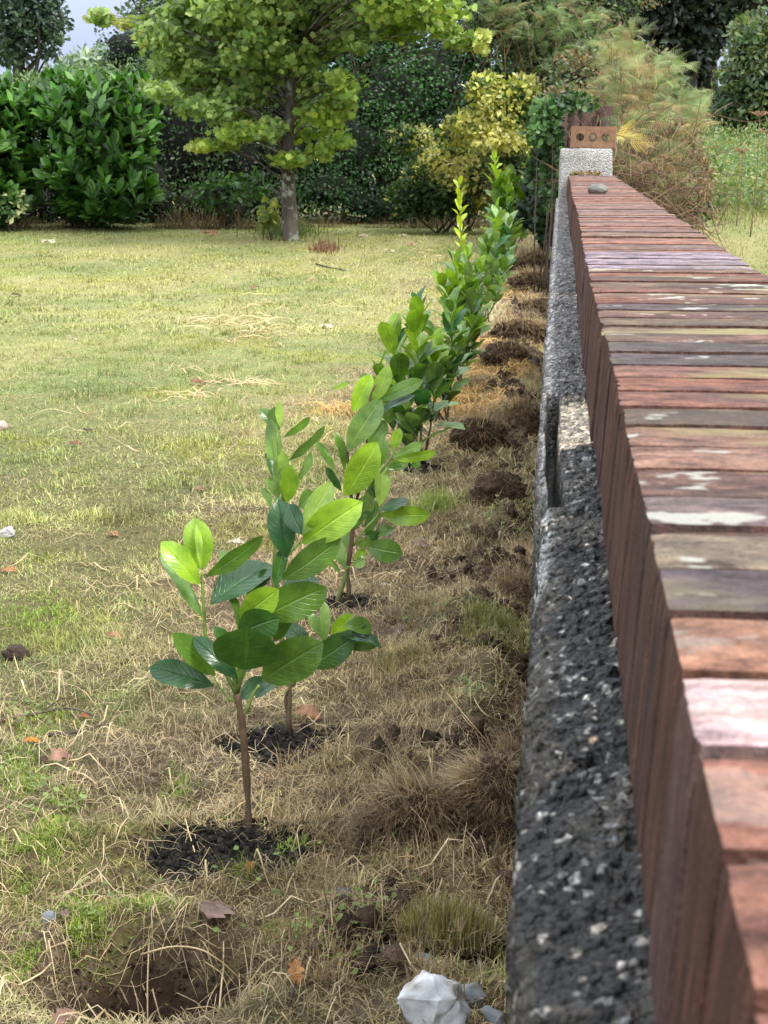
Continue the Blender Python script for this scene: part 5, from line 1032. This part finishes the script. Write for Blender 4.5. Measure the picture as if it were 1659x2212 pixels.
def bracken(label, name, ells, n, size, cols, sd, base, stem_r=.006, drop=9., group='bracken and brambles beyond the wall', twigs=0, tcol=(.2, .12, .07)):
    rr = np.random.default_rng(sd); e0 = ells[0]; c0 = pr(base, 300, e0[4]); t = thing(name, label, 'bracken', (c0[0], e0[4], 0), group); Bf = Bag(); Bs = Bag(); tot = sum(e[2]*e[3] for e in ells)
    for e in ells:
        m = max(4, int(n*e[2]*e[3]/tot)); P, d, rad = ell_points(None, e, m, rr, .5)
        P = P[P[:, 2] > .15]; m = len(P)
        az = rr.normal(0, .8, m)+np.where(rr.random(m) < .65, 0, math.pi); el = rr.normal(.35, .35, m)
        ax = np.stack([np.cos(az)*np.cos(el), np.sin(az)*np.cos(el)-.25, np.sin(el)], -1); nm = np.array([0, -.55, .85])+rr.normal(size=(m, 3))*.6
        cl = np.asarray(cols); c = cl[np.clip((fbm(P[:, 0]*2, P[:, 2]*2.4, sd, 3)-.2)/.6*len(cl)+rr.normal(0, 1., m), 0, len(cl)-1).astype(int)]*(1+.25*rr.normal(size=(m, 1)))
        for q in range(3):
            s = np.arange(m) % 3 == q
            if s.any(): L1 = size*(.6+.7*rr.random(s.sum())); inst(Bf, *FT[q], P[s], ax[s], nm[s], L1, L1*.9, np.clip(c[s], .01, 1))
        for p in P[::7]:
            gpt = np.array([p[0]+rr.normal(0, .12), p[1]+rr.normal(0, .15), max(-.02, p[2]-drop)]); tube(Bs, curve([gpt, (gpt+p)/2+rr.normal(0, .05, 3), p], 7), np.linspace(stem_r, stem_r*.4, 7), 4, tuple(np.array(tcol)*(.6+.7*rr.random())))
    for _ in range(twigs):
        e = ells[rr.integers(len(ells))]; a = pr(e[0]+rr.normal()*e[2]*.6, e[1]+rr.normal()*e[3]*.7+20, e[4]+rr.normal()*e[5]*.5); bq = a+rr.normal(size=3)*np.array([.2, .14, .2]); m = (a+bq)/2+rr.normal(0, .07, 3)
        tube(Bs, curve([a, m, bq], 7), np.linspace(.0034, .0012, 7), 4, tuple(np.array(tcol)*(.4+1.2*rr.random())))
    Bf.make('fronds', M_fern, t); Bs.make('stems', M_twig, t, True); return t
PG = [(.10, .16, .055), (.17, .25, .09), (.24, .31, .14), (.28, .32, .15)]
BR = [(.36, .24, .10), (.30, .18, .09), (.42, .33, .16)]
bush('bramble_thicket', 'tall mixed thicket of brambles and shrubs rising behind the pillar', 'bush', [(1230, 90, 120, 120, 19.6, .7), (1130, 60, 90, 70, 20.2, .6), (1190, 180, 60, 60, 19.6, .5), (1280, 180, 100, 90, 17.5, .7), (1230, -20, 190, 80, 20, .7), (1100, 20, 110, 70, 20.5, .6), (1320, 250, 80, 80, 15.5, .7), (1230, 230, 70, 50, 16, .6), (1350, 330, 80, 80, 14.5, .6), (1400, 300, 80, 90, 14.8, .5), (1440, 380, 80, 70, 14.5, .5), (1380, 180, 80, 90, 16, .6)], 30000, OV, OVF, .05, .65, [(.02, .045, .018), (.05, .09, .035), (.10, .16, .07), (.16, .17, .08), (.2, .14, .07)], 20, 1, stemr=.012, jit=.3)
bracken('bracken fringe leaning over the hedge top, left of and above the pillar', 'bracken', [(1130, 60, 90, 60, 19.2, .3), (1220, 50, 90, 70, 18.6, .4), (1220, 150, 60, 60, 18.2, .4), (1060, 20, 60, 40, 19.4, .3)], 380, .2, PG[:3]+[(.3, .22, .1)], 21, 1190, drop=.5)
bracken('large arching clump of pale green bracken right of and above the pillar', 'bracken', [(1330, 110, 70, 60, 14.2, .5), (1390, 190, 90, 60, 13.6, .5), (1450, 250, 80, 55, 13.2, .5), (1320, 210, 60, 60, 13.8, .4), (1490, 230, 50, 40, 13.6, .4), (1420, 150, 60, 40, 14, .4)], 620, .18, PG[1:]+[(.36, .27, .13), (.30, .30, .15)], 22, 1380, twigs=60)
bracken('yellowing bracken below the pale clump, turning brown', 'bracken', [(1400, 270, 80, 40, 12.6, .4), (1350, 300, 45, 40, 12.0, .3), (1440, 330, 60, 40, 12.2, .4)], 230, .18, BR+PG[:2], 23, 1400, twigs=90)
bracken('tangle of dead brown bramble stems beside the far end of the coping', 'dead_bramble', [(1390, 370, 90, 70, 11.6, .6), (1430, 420, 80, 50, 11.6, .5), (1350, 350, 50, 60, 11.4, .4), (1480, 400, 50, 60, 12.0, .5)], 130, .15, [(.2, .12, .07), (.26, .17, .09), (.14, .17, .06)], 24, 1410, .005, twigs=560, tcol=(.2, .125, .08))
bush('dead_bramble', 'brown mass of withered bramble leaves right of the pillar', 'dead bramble', [(1390, 360, 70, 75, 12.6, .5), (1440, 400, 80, 60, 12.8, .5), (1350, 340, 40, 70, 12.3, .4), (1490, 380, 50, 60, 13.2, .5), (1440, 300, 70, 40, 13, .4)], 6500, OV, OVF, .045, .5, [(.05, .035, .02), (.12, .075, .04), (.2, .13, .075), (.14, .16, .06), (.3, .22, .12)], 27, 2, cf=.5, stemr=.006, corec=(.03, .02, .012), jit=.3)
bush('bramble_bush', 'leafy weeds with yellow green leaves at the foot of the bramble tangle', 'bush', [(1440, 400, 70, 60, 12.2, .5), (1370, 410, 40, 60, 11.8, .4), (1490, 450, 50, 40, 12.2, .4)], 1300, OV, OVF, .04, .6, [(.05, .07, .03), (.1, .12, .04), (.2, .2, .06), (.3, .3, .08)], 25, 6, cf=.5, stemr=.006, corec=(.03, .022, .014))
bracken('single golden dried frond poking out right of the loose brick', 'bracken_frond', [(1345, 300, 14, 10, 9.2, .08), (1365, 298, 10, 8, 9.3, .06)], 9, .15, [(.5, .36, .12), (.42, .4, .14)], 26, 1350, .003, group=None)
# meadow beyond the wall
mg = Bag(); k = 60000; y = 9+24*rng.random(k)**1.1; x = .45+(.155*y+.6)*rng.random(k); tall = sst(19.5, 21.5, y+fbm(x, y*.4, 3, 3)*3); r = rng.random(k)[:, None]
c = np.array((.17, .24, .08))*(1-r)+np.array((.33, .35, .14))*r; c = np.where((rng.random(k) < .22)[:, None], (.36, .27, .15), c); c = c*(.7+.6*fbm(x*1.5, y*.8, 8, 3))[:, None]
blades(mg, np.stack([x, y, hgt(x, y)-.01], -1), (.05+.2*tall)*(.4+.8*rng.random(k)), .004+.0045*rng.random(k)+.004*tall, rng.random(k)*6.28, np.abs(rng.normal(.4, .3, k)), rng.random(k)*.8, c)
o = mg.make('meadow_grass', M_blade); o['kind'] = 'stuff'
bw = Bag(); k = 15000; y = 19.+15*rng.random(k)**1.3; x = .9+(.15*y-.3)*rng.random(k); P = np.stack([x, y, hgt(x, y)+.03+.4*rng.random(k)**1.5], -1); cl = np.array([(.10, .18, .06), (.15, .23, .09), (.2, .28, .11), (.3, .32, .13)])
inst(bw, OV, OVF, P, rng.normal(size=(k, 3))+np.array([0, 0, .4]), rng.normal(size=(k, 3))*.6+np.array([0, -.4, .8]), .05+.05*rng.random(k), .025+.02*rng.random(k), cl[rng.integers(0, 4, k)]*(.7+.5*rng.random(k))[:, None])
o = bw.make('meadow_weeds', M_fol); o['kind'] = 'stuff'
for q, (px, py0, h, lab) in enumerate(((1632, 360, 1.25, 'tall dry umbel seed head standing in the meadow at the right edge'), (1600, 440, .8, 'shorter brown weed stalk in the meadow, left of the tall umbel'), (1650, 420, .95, 'thin brown weed stalk nearest the right edge'))):
    p = pr(px, 300, 17+q); z0 = float(hgt(np.array([p[0]]), np.array([17.+q]))[0]); t = thing('weed_stalk', lab, 'weed', (p[0], 17+q, z0)); B = Bag(); o0 = np.array([p[0], 17+q, z0]); tp_ = o0+np.array([.03, 0, h]); tube(B, curve([o0, (o0+tp_)/2+np.array([.02, 0, 0]), tp_], 8), np.linspace(.008, .004, 8), 5, (.2, .13, .08)); B.make('stem', M_twig, t, True)
    B = Bag()
    for _ in range(26):
        a = rng.random()*6.28; s = .03+.09*rng.random(); e = tp_+np.array([math.cos(a)*s, math.sin(a)*s, .03+.03*rng.random()]); tube(B, [tp_, (tp_+e)/2, e], [.0025, .002, .004], 4, (.28, .17, .1)); lump(B, e, (.008, .008, .006), (.3, .18, .1), 1)
    B.make('seed_head', M_twig, t)
# brown timber fence end behind the pillar
FY = 12.4; p0, p1 = pr(1198, 262, FY), pr(1300, 262, FY); fe = thing('timber_fence', 'dark reddish brown timber fence panel glimpsed behind the loose brick', 'fence', ((p0[0]+p1[0])/2, FY, 0))
xx = p0[0]; z1 = pr(1250, 238, FY)[2]; q = 0
B = Bag()
while xx < p1[0]-.03:
    w_ = .105; box(B, xx, xx+w_-.006, FY+(.012 if q % 2 else 0), FY+.018+(.012 if q % 2 else 0), -.05, z1+.01*(q % 3)); xx += w_; q += 1
B.make('boards', M_fence, fe)
B = Bag(); box(B, p1[0]-.015, p1[0]+.08, FY-.1, FY-.01, -.05, z1+.03); B.make('post', M_fence, fe)
